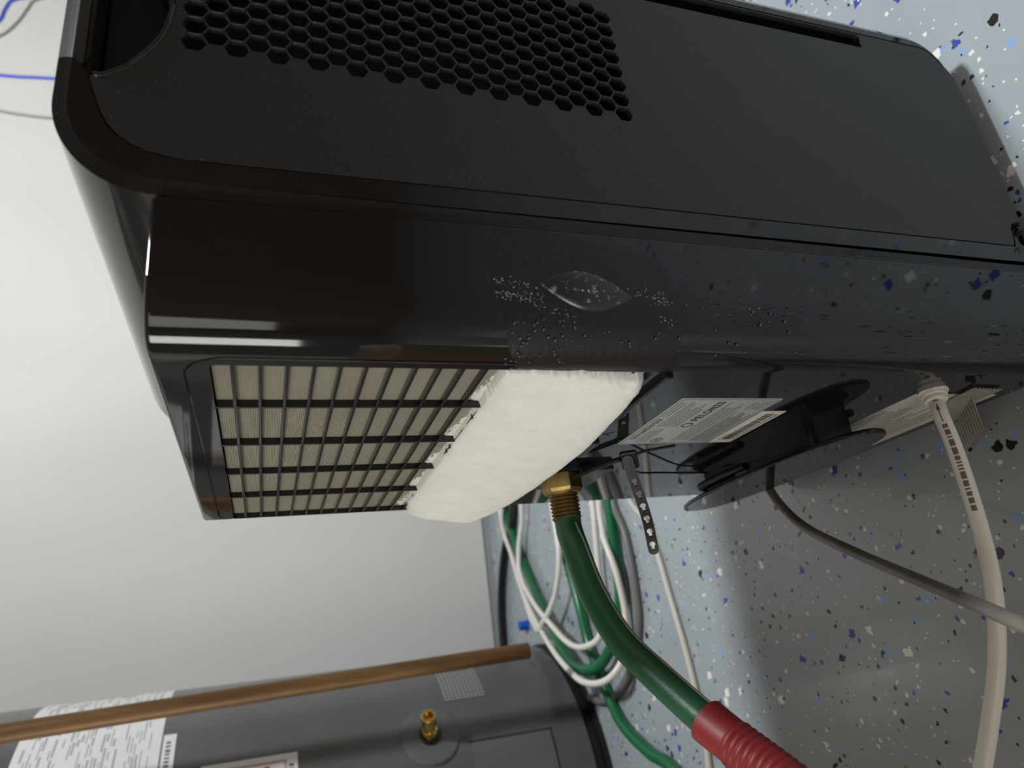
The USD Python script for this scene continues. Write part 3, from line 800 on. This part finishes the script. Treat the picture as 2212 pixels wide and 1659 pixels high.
right = np.clip((pp[:, 0] + 0.085) / 0.055, 0, 1)          # thinner, crumbly towards the corner of the shell
dd = dist + wig * 0.004 * (0.4 + right) + fin * 0.0035 * right - right * 0.0012
low = np.clip((0.462 - pp[:, 1]) / 0.09, 0, 1)
left = np.clip((-pp[:, 0] - 0.03) / 0.33, 0, 1)
peak = (0.006 + 0.0105 * low ** 0.8 + 0.0045 * left) * (1 - 0.45 * right)
wdt = 0.010 + 0.030 * (1 - right) * np.clip((pp[:, 1] - 0.40) / 0.05, 0, 1) + 0.010 * (1 - right)
e = np.clip(dd / wdt, 0, 1)
hh = peak * np.sqrt(np.clip(1 - (1 - e) ** 2, 0, 1)) + wig * 0.0009 * e + fin * (0.00012 + 0.0008 * right) * e
hh += 0.0009 * np.sin(pp[:, 0] * 250 + wig * 9) * e * left * np.clip((pp[:, 1] - 0.415) / 0.04, 0, 1)
hh = np.where(dd < 0, -0.002 - np.clip(-dd, 0, 0.01) * 1.6, hh)
hh -= 0.0006
# where the ice bridges the open cells it reaches back to the filter
vtx = np.column_stack([pp[:, 0], -hh, pp[:, 1]])
nz = len(zs)
ii, jj = np.meshgrid(np.arange(len(xs) - 1), np.arange(nz - 1), indexing="ij")
q = np.stack([ii * nz + jj, (ii + 1) * nz + jj, (ii + 1) * nz + jj + 1, ii * nz + jj + 1], -1).reshape(-1, 4)
keep = (dd[q].max(1) > -0.0035)
q = q[keep]
used = np.unique(q)
remap = -np.ones(len(vtx), int)
remap[used] = np.arange(len(used))
q = remap[q]
fv = vtx[used]
bv = fv.copy()
bv[:, 1] = np.maximum(bv[:, 1] + 0.0005, 0.0046)
nt = len(fv)
tri_f = np.vstack([q[:, [0, 1, 2]], q[:, [0, 2, 3]]])
edges = np.sort(np.vstack([tri_f[:, [0, 1]], tri_f[:, [1, 2]], tri_f[:, [2, 0]]]), 1)
ue, cnt = np.unique(edges, axis=0, return_counts=True)
be = ue[cnt == 1]
dire = {(a, b) for t in tri_f for a, b in ((t[0], t[1]), (t[1], t[2]), (t[2], t[0]))}
sidef = []
for a, b in be:
    if (a, b) not in dire:
        a, b = b, a
    sidef += [(b, a, a + nt), (b, a + nt, b + nt)]
ice = trimesh.Trimesh(np.vstack([fv, bv]), np.vstack([tri_f, tri_f[:, ::-1] + nt, np.array(sidef)]), process=False)
ICE = obj("ice_slab", ice, M["ice"], label="thick white slab of ice and frost bulging over the lower rear grille", category="ice", smooth=60)
fr = []
for k in range(420):
    cell = random.choice((-0.0885, -0.1575, -0.2265, -0.2965, -0.368))
    up = abs(random.gauss(0, 0.0036))
    x = cell + 0.0018 + abs(random.gauss(0, 0.010 + 0.012 * math.exp(-up / 0.002)))
    if not -0.366 < x < -0.032 or up > 0.011:
        continue
    b = trimesh.creation.icosphere(1, 1.0)
    b.vertices *= (random.uniform(0.0012, 0.0045), random.uniform(0.0003, 0.0007), random.uniform(0.0006, 0.0017) * math.exp(-up / 0.008))
    b.apply_translation((x, 0.0046, 0.4618 + up))
    fr.append(b)
obj("frost_crust", fr, M["ice"], UNIT, label="thin frost creeping over the filter above the ice", kind="stuff", smooth=True)

# ------------------------------------------------------------------ green garden hose on the drain outlet
PX, PZ = -0.2400, 0.3461
HOSE = thing("drain_hose", "dark green garden hose with brass coupling screwed to the dehumidifier outlet and red rubber sleeve", "hose", (PX, -0.006, PZ))
obj("coupling_nut", lathe([(0.0058, 0.0125), (0.0058, 0.0162), (0.0070, 0.0176), (0.0195, 0.0176), (0.0222, 0.0160), (0.0240, 0.0125)], (PX, 0, PZ), (0.0, -1, 0), 96, hexed=True), M["brass"], HOSE, label="brass hexagonal coupling nut", smooth=25)
prof = [(0.0215, 0.0100)]
n_thr = 7
for k in range(n_thr):
    a = 0.0225 + k * 0.0032
    prof += [(a, 0.0112), (a + 0.0008, 0.0127), (a + 0.0020, 0.0127), (a + 0.0028, 0.0112)]
prof += [(0.0455, 0.0118), (0.0455, 0.0095)]
obj("ribbed_ferrule", lathe(prof, (PX, 0, PZ), (-0.06, -1, -0.03), 40), M["oldbrass"], HOSE, label="ribbed brown brass ferrule", smooth=20)
hp = spline([(-0.2423, -0.0400, 0.3440), (-0.2400, -0.0520, 0.3455), (-0.2315, -0.0690, 0.3465), (-0.2187, -0.1081, 0.3431), (-0.1990, -0.1450, 0.3355), (-0.1707, -0.1728, 0.3257), (-0.1380, -0.2006, 0.3150), (-0.1143, -0.2177, 0.3079), (-0.0986, -0.2281, 0.3035), (-0.0762, -0.2429, 0.2975), (-0.036, -0.268, 0.287)], 200)
obj("hose_body", tube(hp, 0.0113, 28), M["green"], HOSE)


def flank(path, direction, r):
    """the line along the tube's surface on the side that looks towards the direction"""
    t, _, _ = frames(path)
    d = np.array(direction, float)
    d = d - t * (t @ d)[:, None]
    return path + r * d / np.linalg.norm(d, axis=1, keepdims=True)


obj("hose_stripe", tube(flank(hp, (0.42, 0.95, -0.25), 0.0108)[9:], 0.0012, 10), M["stripe"], HOSE, label="thin tan stripe along the hose")
obj("hose_stripe", tube(flank(hp, (0.10, -0.60, 0.75), 0.0110)[9:70], 0.0006, 8), M["stripe"], HOSE, label="thin tan stripe along the hose")
L_ = np.r_[0, np.cumsum(np.linalg.norm(np.diff(hp, axis=0), axis=1))]
i0 = int(np.argmin(np.linalg.norm(hp - np.array([-0.1360, -0.2020, 0.3145]), axis=1)))
col = hp[i0:]
cl = L_[i0:] - L_[i0]
fine_l = np.linspace(0, cl[-1], 260)
cpath = np.stack([np.interp(fine_l, cl, col[:, k]) for k in range(3)], 1)
rad = np.where(fine_l < 0.022, 0.0146 - 0.0006 * np.clip(fine_l / 0.02, 0, 1), 0.0136 + 0.0012 * np.abs(np.sin((fine_l - 0.022) / 0.0050 * math.pi)))
sl_out = tube(cpath, rad, 40)
sl_in = tube(np.vstack([cpath[0] - (cpath[5] - cpath[0]) * 0.2, cpath[1:80]]), 0.0124, 40)
obj("rubber_sleeve", solid(sl_out) - solid(sl_in), M["red"], HOSE, label="red ribbed rubber sleeve", smooth=35)

# ------------------------------------------------------------------ white pump hose plugged in low on the back
PUMP = thing("pump_hose", "white plastic pump hose with printed arrow plugged low into the black back", "hose", (-0.057, -0.005, 0.112))
tp = spline([(-0.0570, 0.0040, 0.1110), (-0.0548, -0.0100, 0.1140), (-0.0531, -0.0200, 0.1165), (-0.0524, -0.0435, 0.1160), (-0.0529, -0.0745, 0.1163), (-0.0563, -0.1070, 0.1148), (-0.0600, -0.1381, 0.1158), (-0.0684, -0.1678, 0.1162), (-0.0780, -0.1967, 0.1195), (-0.0889, -0.2248, 0.1256), (-0.1002, -0.2547, 0.1346), (-0.1088, -0.2714, 0.1398), (-0.13, -0.31, 0.15)], 200)
obj("tube_body", tube(tp, 0.0055, 20), M["white"], PUMP)
ax_ = tp[20] - tp[0]
ax_ /= np.linalg.norm(ax_)
obj("fitting", lathe([(-0.002, 0.0058), (-0.002, 0.0092), (0.0005, 0.0100), (0.0030, 0.0104), (0.0034, 0.0098), (0.0042, 0.0098), (0.0046, 0.0105), (0.0068, 0.0105), (0.0074, 0.0096), (0.0100, 0.0090), (0.0104, 0.0076), (0.0114, 0.0076), (0.0118, 0.0082), (0.0138, 0.0080), (0.0142, 0.0056)], tp[0] - ax_ * 0.001, ax_, 40), M["white"], PUMP, label="ringed white push fitting", smooth=25)
tt, tn, tb = frames(tp)
tl = np.r_[0, np.cumsum(np.linalg.norm(np.diff(tp, axis=0), axis=1))]
CP = np.array(CAM_POS)


PD = flank(tp, (0.55, -0.30, 0.80), 1.0) - tp
PB = np.cross(tt, PD)


def tube_patch(s0, s1, a0, a1, r):
    """a patch of print on the tube between lengths s0, s1 and angles a0, a1 (degrees) about the flank that carries the print"""
    v = []
    for s in np.linspace(s0, s1, 4):
        c, n, b = (np.array([np.interp(s, tl, q[:, k]) for k in range(3)]) for q in (tp, PD, PB))
        for a in np.radians(np.linspace(a0, a1, 4)):
            v.append(c + r * (math.cos(a) * n + math.sin(a) * b))
    i, j = np.meshgrid(np.arange(3), np.arange(3), indexing="ij")
    q = np.stack([i * 4 + j, (i + 1) * 4 + j, (i + 1) * 4 + j + 1, i * 4 + j + 1], -1).reshape(-1, 4)
    return as_tri((np.array(v), q))


print_a = 0.0
marks = []
s = 0.0185
for k in range(6):                                   # arrow head
    hw = 14 * (k + 0.5) / 6
    marks.append(tube_patch(s + 0.0008 * k, s + 0.0008 * (k + 1), print_a - hw, print_a + hw, 0.00558))
marks.append(tube_patch(s + 0.0046, s + 0.0130, print_a - 4, print_a + 4, 0.00558))
marks.append(tube_patch(s - 0.0030, s - 0.0016, print_a - 18, print_a + 18, 0.0062))
s += 0.0150
rnd = random.Random(4)
while s < 0.098:
    l = rnd.choice((0.0012, 0.0030, 0.0040, 0.0052))
    marks.append(tube_patch(s, s + l, print_a - 18, print_a + 18, 0.00558))
    s += l + 0.0012
obj("printed_arrow", marks, M["brownink"], PUMP, label="brown arrow and lettering printed along the white hose", smooth=False)

# ------------------------------------------------------------------ clear ribbed plastic strip at the foot of the back
strip_u, strip_v = np.linspace(0, 1, 90), np.linspace(0, 1, 12)


def ribbed(a, b, c, d, amp, n):
    U, V = np.meshgrid(strip_u, strip_v, indexing="ij")
    a, b, c, d = map(np.array, (a, b, c, d))
    P = (a * (1 - U)[..., None] + b * U[..., None]) * (1 - V)[..., None] + (d * (1 - U)[..., None] + c * U[..., None]) * V[..., None]
    nrm_ = np.cross(b - a, d - a)
    nrm_ = nrm_ / np.linalg.norm(nrm_)
    P = P + nrm_ * (amp * np.sin(2 * np.pi * n * U))[..., None]
    P2 = P - nrm_ * 0.0004
    i, j = np.meshgrid(np.arange(89), np.arange(11), indexing="ij")
    q = np.stack([i * 12 + j, (i + 1) * 12 + j, (i + 1) * 12 + j + 1, i * 12 + j + 1], -1).reshape(-1, 4)
    m = P.shape[0] * P.shape[1]
    return as_tri((np.vstack([P.reshape(-1, 3), P2.reshape(-1, 3)]), np.vstack([q, q[:, ::-1] + m])))


STRIP = thing("plastic_strip", "folded strip of clear ribbed plastic lying behind the white pump hose", "plastic strip", (-0.11, -0.02, 0.0))
obj("upper_flap", ribbed((-0.0760, -0.0016, 0.0480), (-0.0699, -0.0016, 0.0796), (-0.0450, -0.0016, 0.0837), (-0.0472, -0.0016, 0.0497), 0.0007, 8), M["clear"], STRIP, smooth=True)
obj("middle_flap", ribbed((-0.0609, -0.0022, 0.0663), (-0.1250, -0.0030, 0.0100), (-0.1180, -0.0016, 0.0420), (-0.0699, -0.0016, 0.0796), 0.0007, 11), M["clear"], STRIP, smooth=True)
obj("lower_flap", ribbed((-0.0609, -0.0022, 0.0655), (-0.1250, -0.0032, 0.0100), (-0.1330, -0.0285, 0.0024), (-0.1010, -0.0160, 0.0100), 0.0012, 10), M["clear"], STRIP, smooth=True)

# ------------------------------------------------------------------ rubber tie with keyholes, hanging from the rating label's edge
TIE = thing("rubber_tie", "black perforated rubber tie with keyhole slots hanging off the back below the silver label", "tie", (-0.19, -0.01, 0.30))
sp = spline([(-0.1809, -0.0070, 0.3121), (-0.1920, -0.0220, 0.3030), (-0.2019, -0.0378, 0.2941), (-0.2124, -0.0574, 0.2852), (-0.2245, -0.0815, 0.2778)], 60)
T_, _, _ = frames(sp)
ln = np.r_[0, np.cumsum(np.linalg.norm(np.diff(sp, axis=0), axis=1))]
total = ln[-1]
strap2d = rrect(0.0, total, -0.0045, 0.0045, 0.0043)
for k in range(6):
    x = total - 0.0090 - k * 0.0118
    if x > 0.012:
        strap2d = strap2d.difference(sg.Point(x, 0).buffer(0.0026, quad_segs=6).union(sg.box(x, -0.0013, x + 0.0046, 0.0013)))
flat = ngon_loft(clean(sg.Polygon([p for p in shapely.segmentize(strap2d.exterior, 0.003).coords], [h.coords for h in strap2d.interiors])), [(-0.0009, 0), (0.0009, 0)])
sv = flat.vertices
view = CP - sp.mean(0)
out_v = np.zeros_like(sv)
for i, (u, v, w) in enumerate(sv):
    c = np.array([np.interp(u, ln, sp[:, k]) for k in range(3)])
    t = np.array([np.interp(u, ln, T_[:, k]) for k in range(3)])
    t /= np.linalg.norm(t)
    nrm_ = view - t * (view @ t)
    nrm_ /= np.linalg.norm(nrm_)
    side = np.cross(nrm_, t)
    out_v[i] = c + side * v + nrm_ * w
obj("strap", trimesh.Trimesh(out_v, flat.faces, process=False), M["rubber"], TIE, smooth=30)
hd = solid(m3.Manifold.hull_points([c for p in ((-0.1835, -0.0050, 0.3140), (-0.1790, -0.0050, 0.3050), (-0.1915, -0.0130, 0.2975), (-0.1965, -0.0130, 0.3065)) for c in (np.array(p) + trimesh.creation.icosphere(1, 0.0022).vertices)]))
obj("head", hd, M["rubber"], TIE)
obj("thin_cord", tube(spline([(-0.190, -0.0080, 0.3080), (-0.1835, -0.0040, 0.2960), (-0.1790, -0.0026, 0.2830), (-0.1745, -0.0016, 0.2680)], 40), 0.0012, 8), M["rubber"], TIE)
obj("thin_cord", tube(spline([(-0.200, -0.0120, 0.3000), (-0.218, -0.0120, 0.280), (-0.236, -0.0080, 0.2500), (-0.255, -0.0040, 0.215), (-0.262, -0.0030, 0.18)], 40), 0.0009, 8), M["rubber"], TIE)
obj("thin_cord", tube(spline([(-0.188, -0.0080, 0.3140), (-0.206, -0.0080, 0.3230), (-0.226, -0.0090, 0.3330), (-0.240, -0.0080, 0.338)], 40), 0.0022, 10), M["rubber"], TIE)

# ------------------------------------------------------------------ things on the floor between the unit and the wall
def on_floor(name, label, cat, pts, r, m, z=None, n=160, group=None, part=None):
    p = spline([(x, y, (z if z is not None else r) if len(q_) == 0 else q_[0]) for x, y, *q_ in pts], n)
    return obj(name, tube(p, r, 14), m, label=label, category=cat, group=group)


def loop(cx, cy, rx, ry, z, a0, a1, n=60, drift=0.0, rise=0.0):
    out = []
    for k in range(n):
        t = k / (n - 1)
        a = math.radians(a0 + (a1 - a0) * t)
        out.append((cx + (rx + drift * t) * math.cos(a), cy + (ry + drift * t) * math.sin(a), z + rise * t))
    return out


wloops = [(-0.60, 1.05, 0.006), (-0.80, 0.62, 0.006), (-0.8423, 0.20, 0.006), (-0.8423, 0.0991, 0.006), (-0.8139, 0.0381, 0.006), (-0.7951, -0.0291, 0.006), (-0.8080, -0.1042, 0.010), (-0.8199, -0.1606, 0.020), (-0.8353, -0.1946, 0.045), (-0.8890, -0.2028, 0.058), (-0.9670, -0.1850, 0.058), (-1.1226, -0.1171, 0.040), (-1.2985, -0.0055, 0.015), (-1.3777, 0.1161, 0.008), (-1.3868, 0.2124, 0.008),
          (-1.36, 0.38, 0.008), (-1.24, 0.50, 0.008), (-1.06, 0.53, 0.010), (-0.92, 0.44, 0.014), (-0.86, 0.25, 0.016), (-0.8572, 0.1027, 0.016), (-0.8645, 0.0482, 0.016), (-0.8806, -0.0327, 0.016), (-0.8735, -0.1188, 0.030), (-0.9092, -0.1420, 0.045), (-0.9921, -0.1332, 0.045), (-1.1086, -0.0824, 0.035), (-1.2531, 0.0088, 0.020), (-1.2680, 0.0962, 0.018), (-1.2190, 0.1790, 0.018),
          (-1.16, 0.30, 0.018), (-1.07, 0.30, 0.018), (-1.0139, 0.0900, 0.030), (-1.0139, 0.0177, 0.034), (-1.0629, -0.0441, 0.034), (-1.1462, -0.0913, 0.032), (-1.2019, -0.0916, 0.028), (-1.2724, -0.0405, 0.018), (-1.3499, 0.1110, 0.016), (-1.3511, 0.2041, 0.016), (-1.30, 0.40, 0.016)]
gl = [(-0.74, 0.62, 0.012), (-0.78, 0.30, 0.012), (-0.8001, 0.0892, 0.012), (-0.8086, -0.0029, 0.012), (-0.8180, -0.0720, 0.012), (-0.8549, -0.1295, 0.014), (-0.8990, -0.1712, 0.026), (-0.9480, -0.1819, 0.036), (-1.0260, -0.1650, 0.036), (-1.1245, -0.0912, 0.025), (-1.2371, 0.0072, 0.012), (-1.3246, 0.1294, 0.012), (-1.3672, 0.2142, 0.012), (-1.38, 0.36, 0.012), (-1.28, 0.52, 0.014), (-1.10, 0.56, 0.016),
      (-1.00, 0.40, 0.020), (-1.06, 0.23, 0.024), (-1.17, 0.20, 0.014), (-1.20, 0.30, 0.012), (-1.10, 0.36, 0.012), (-1.0600, 0.22, 0.012), (-1.0412, 0.1033, 0.012), (-1.0251, 0.0338, 0.012), (-0.9953, -0.0601, 0.012), (-0.9814, -0.1374, 0.010), (-0.9453, -0.2027, 0.010), (-0.8967, -0.2696, 0.010), (-0.8139, -0.3103, 0.010), (-0.7484, -0.3271, 0.010), (-0.60, -0.40, 0.010)]
g_path = spline(gl, 500)
w_path = spline(wloops, 520)
gap2 = np.linalg.norm(w_path[:, None, :2] - g_path[None, :, :2], axis=2)      # the tubing rides over the hose wherever they cross
need = np.where(gap2 < 0.0168, g_path[None, :, 2] + np.sqrt(np.maximum(0.0164**2 - gap2**2, 0)), 0).max(1)
below = (w_path[:, None, 2] < g_path[None, :, 2] - 0.010) & (gap2 < 0.0168)
lift = np.where(below.any(1) & False, 0, np.maximum(need - w_path[:, 2], 0))
wide = np.array([lift[max(0, q - 3):q + 4].max() for q in range(len(lift))])
smooth_l = np.convolve(np.pad(wide, 4, mode="edge"), np.ones(9) / 9, "valid")
w_path[:, 2] += np.maximum(smooth_l, lift)
obj("white_tubing_coil", tube(w_path, 0.0056, 14), M["white"], label="loose coil of thin white tubing lying by the wall over the green hose", category="tubing")
on_floor("green_hose_coil", "bright green hose coiled on the floor by the wall under white tubing", "hose", gl, 0.0100, M["green2"], n=380)
on_floor("grey_cable_coil", "dark grey cable curving round the outside of the hose coil", "cable", [(-0.72, 0.50), (-0.785, 0.16), (-0.7942, 0.0874), (-0.7717, 0.0296), (-0.7680, -0.0479), (-0.7800, -0.1200), (-0.8250, -0.1780), (-0.8903, -0.2200), (-0.9645, -0.2380), (-1.02, -0.232)], 0.0066, M["greycable"], n=120)
on_floor("cream_cable", "thin cream cable lying straight on the floor beside the dehumidifier", "cable", [(-0.85, 0.42), (-0.79, 0.18), (-0.7371, 0.0776), (-0.7030, 0.0385), (-0.6808, -0.0215), (-0.6693, -0.0830), (-0.6547, -0.1638), (-0.6484, -0.2264), (-0.6472, -0.2743), (-0.6541, -0.3204), (-0.67, -0.42)], 0.0046, M["cream"], n=120)
on_floor("black_cable", "thick black cable lying along the foot of the white wall", "cable", [(-1.20, 0.42, 0.011), (-1.3195, 0.1744, 0.011), (-1.3978, 0.1207, 0.011), (-1.455, 0.0499, 0.011), (-1.490, -0.0263, 0.011), (-1.505, -0.1152, 0.011), (-1.51, -0.22, 0.011)], 0.0100, M["rubber"], n=100)
CAPT = thing("bottle_stopper", "small blue plastic stopper on the floor by the wall inside the coil", "stopper", (-1.336, -0.077, 0.0))
obj("stopper_body", lathe([(0.0, 0.009), (0.0005, 0.0105), (0.020, 0.0105), (0.022, 0.0095), (0.022, 0.004)], (-1.336, -0.077, 0.0), (0, 0, 1), 24), M["bluecap"], CAPT)
obj("stopper_rim", lathe([(0.0, 0.0105), (0.0, 0.0125), (0.003, 0.0125), (0.003, 0.0105)], (-1.336, -0.077, 0.0), (0, 0, 1), 24), M["bluecap"], CAPT)

# wires on the wall
WXS = WX + 0.0045
obj("blue_wire", tube(spline([(WXS, 1.6036, 1.0259), (WXS, 1.5924, 1.1869), (WXS, 1.5784, 1.3174), (WXS, 1.5783, 1.5124), (WXS, 1.5935, 1.7658), (WXS, 1.6543, 1.9685)], 60), 0.0035, 10), M["bluewire"], label="blue wire hanging straight down the white wall", category="wire")
obj("blue_wire", tube(spline([(WXS, 1.9482, 1.1576), (WXS, 1.8852, 1.3081), (WXS, 1.8388, 1.335), (WXS, 1.7899, 1.3436), (WXS, 1.7252, 1.3806), (WXS, 1.6847, 1.4617)], 60), 0.0035, 10), M["bluewire"], label="blue wire curving across the upper corner of the white wall", category="wire")
obj("grey_wire", tube(spline([(WXS, 1.4617, 1.0056), (WXS, 1.4465, 1.1663), (WXS, 1.4449, 1.2342), (WXS, 1.4498, 1.3014), (WXS, 1.4718, 1.4617), (WXS, 1.5225, 1.7151)], 60), 0.0028, 10), M["wallwire"], label="thin grey wire hanging down the white wall beside the blue one", category="wire")
obj("grey_wire", tube(spline([(WXS, 1.9989, 1.107), (WXS, 1.8992, 1.2554), (WXS, 1.855, 1.2793), (WXS, 1.7934, 1.2985), (WXS, 1.7268, 1.3358), (WXS, 1.6847, 1.4111), (WXS, 1.6746, 1.5631)], 60), 0.0028, 10), M["wallwire"], label="thin grey wire looping under the curved blue wire", category="wire")

# ------------------------------------------------------------------ water heater
TX, TY, TR = -1.258, -0.407, 0.2814
TANK = thing("water_heater", "dark grey cylindrical water heater standing by the white wall, with labels and brass drain valve", "water heater", (TX, TY, 0.0))
obj("tank_body", lathe([(0.030, TR - 0.01), (0.030, TR), (1.40, TR), (1.43, TR - 0.012), (1.45, TR - 0.05)], (TX, TY, 0), (0, 0, 1), 128), M["tank"], TANK, smooth=35)
obj("base_ring", lathe([(0.0, TR - 0.02), (0.0, TR + 0.003), (0.010, TR + 0.003), (0.010, TR - 0.004), (0.031, TR - 0.004)], (TX, TY, 0), (0, 0, 1), 128), M["rubber"], TANK, label="black base ring")


def cyl_patch(a0, a1, z0, z1, out, thick=0.0006, n=None):
    n = n or max(3, int(abs(a1 - a0) / 2) + 2)
    aa = np.radians(np.linspace(a0, a1, n))
    v = []
    for r in (TR + out, TR + out - thick):
        for z in (z0, z1):
            v.append(np.column_stack([TX + r * np.cos(aa), TY + r * np.sin(aa), np.full(n, z)]))
    v = np.vstack(v)
    f = []
    for i in range(n - 1):
        o0, o1, i0, i1 = 0, n, 2 * n, 3 * n
        f += [(o0 + i, o0 + i + 1, o1 + i + 1), (o0 + i, o1 + i + 1, o1 + i), (o1 + i, o1 + i + 1, i1 + i + 1), (o1 + i, i1 + i + 1, i1 + i), (i0 + i, i0 + i + 1, o0 + i + 1)[::1], (i0 + i, o0 + i + 1, o0 + i)]
    f += [(0, n, 3 * n), (0, 3 * n, 2 * n), (n - 1, 3 * n - 1, 4 * n - 1), (n - 1, 4 * n - 1, 2 * n - 1)]
    return trimesh.Trimesh(v, np.array(f), process=False)


def cyl_rr(a0, a1, z0, z1, out):
    return cyl_patch(a0, a1, z0, z1, out)


obj("spec_label", cyl_patch(14, 96, 0.742, 0.948, 0.0010), M["tanklabel"], TANK, label="large white label wrapped round the tank", smooth=20)
SPL = UsdGeom.Mesh(stage.GetPrimAtPath(str(TANK.GetPath()) + "/spec_label"))
pr, rnd = [], random.Random(11)
for z in np.arange(0.758, 0.938, 0.0052):                         # rows of small print run round the tank
    a = 88.0
    while a > 20:
        l = rnd.uniform(2.0, 9.0)
        if rnd.random() < 0.62:
            pr.append(cyl_patch(a - l, a, z, z + rnd.choice((0.0014, 0.0018, 0.0030)), 0.0013, 0.0002))
        a -= l + rnd.uniform(0.6, 4.0)
obj("fine_print", pr, M["lightink"], SPL, smooth=False, kind="stuff")
obj("tall_label", cyl_patch(16, 49, 0.7205, 0.7395, 0.0010), M["tanklabel"], TANK, label="narrow white label strip", smooth=20)
TLL = UsdGeom.Mesh(stage.GetPrimAtPath(str(TANK.GetPath()) + "/tall_label"))
pr = []
a = 46
while a > 19:
    l = rnd.uniform(0.5, 1.2)
    pr.append(cyl_patch(a - l, a, 0.7275, 0.7345, 0.0013, 0.0002))
    a -= l + rnd.uniform(0.3, 0.8)
obj("lettering", pr, M["greyink"], TLL, smooth=False, kind="stuff")
obj("caution_label", cyl_patch(10, 35, 0.535, 0.680, 0.0010), M["tanklabel"], TANK, label="white label with red border", smooth=20)
CLL = UsdGeom.Mesh(stage.GetPrimAtPath(str(TANK.GetPath()) + "/caution_label"))
pr = [cyl_patch(32.2, 33.0, 0.552, 0.672, 0.0013, 0.0002), cyl_patch(12, 33, 0.552, 0.555, 0.0013, 0.0002)]
obj("lettering", [cyl_patch(a_, a_ + 0.9, 0.541, 0.5485, 0.0013, 0.0002) for a_ in np.arange(14, 31.5, 1.5)], M["greyink"], CLL, smooth=False, kind="stuff")
obj("red_border", pr, M["pinkink"], CLL, smooth=20)
obj("red_symbol", [cyl_patch(25.5, 31.5, 0.578, 0.586, 0.0014, 0.0002), cyl_patch(27.0, 30.0, 0.600, 0.606, 0.0014, 0.0002)], M["redink"], CLL, smooth=20)

# brass drain valve in its round plate
va, vz = math.radians(33.3), 0.315
vd = np.array([math.cos(va), math.sin(va), 0])
vo = np.array([TX, TY, vz]) + vd * TR
obj("valve_plate", lathe([(-0.004, 0.050), (0.0015, 0.050), (0.0028, 0.046), (0.0030, 0.020)], vo, vd, 64), M["tankpanel"], TANK, label="round grey plate behind the drain valve")
obj("valve_grommet", lathe([(0.0, 0.020), (0.004, 0.0195), (0.006, 0.016), (0.006, 0.008)], vo, vd, 40), M["rubber"], TANK)
VALVE = obj("drain_valve", lathe([(0.004, 0.010), (0.004, 0.0135), (0.016, 0.0135), (0.017, 0.0105), (0.030, 0.0105), (0.030, 0.0125), (0.052, 0.0125), (0.053, 0.0115), (0.053, 0.0080), (0.044, 0.0070)], vo, vd + np.array([0.25, 0.35, 0.25]), 48), M["goldbrass"], TANK, label="brass drain valve")
# lower access panel
obj("access_panel", cyl_patch(-20, 28.3, 0.100, 0.246, 0.0016, 0.003), M["tankpanel"], TANK, label="curved access panel low on the tank", smooth=20)
obj("panel_seam", [cyl_patch(-22, 28.9, 0.0965, 0.0985, 0.0006, 0.0003), cyl_patch(28.4, 29.0, 0.095, 0.250, 0.0006, 0.0003)], M["rubber"], TANK, smooth=20)
# woven foil tape patch
tape = []
for k in range(11):
    z = 0.200 + 0.0072 * k
    tape.append(cyl_patch(46.5, 63.5, z, z + 0.0028, 0.0011, 0.0004))
for k in range(12):
    a = 46.5 + 17 * k / 11
    tape.append(cyl_patch(a - 0.28, a + 0.28, 0.198, 0.276, 0.0013, 0.0004))
obj("foil_mesh", tape, M["foil"], TANK, label="patch of silver woven mesh tape on the tank", smooth=20)

# copper discharge pipe in front of the tank
PIPE = thing("copper_pipe", "upright brown copper discharge pipe in front of the water heater", "pipe", (-0.945, -0.155, 0.0))
pb, pt_ = np.array([-0.9300, -0.1370, 0.1500]), np.array([-0.9630, -0.1740, 1.50])
obj("pipe_body", solid(tube(np.array([pb + (pt_ - pb) * t for t in np.linspace(0, 1, 20)]), 0.0135, 32)) - solid(tube(np.array([pb - (pt_ - pb) * 0.01, pb + (pt_ - pb) * 0.1]), 0.0121, 32)), M["copper"], PIPE, label="brown weathered copper tube")
obj("pipe_strap", lathe([(-0.006, 0.0134), (-0.006, 0.0150), (0.006, 0.0150), (0.006, 0.0134)], pb + (pt_ - pb) * 0.86, pt_ - pb, 32), M["copper"], PIPE)
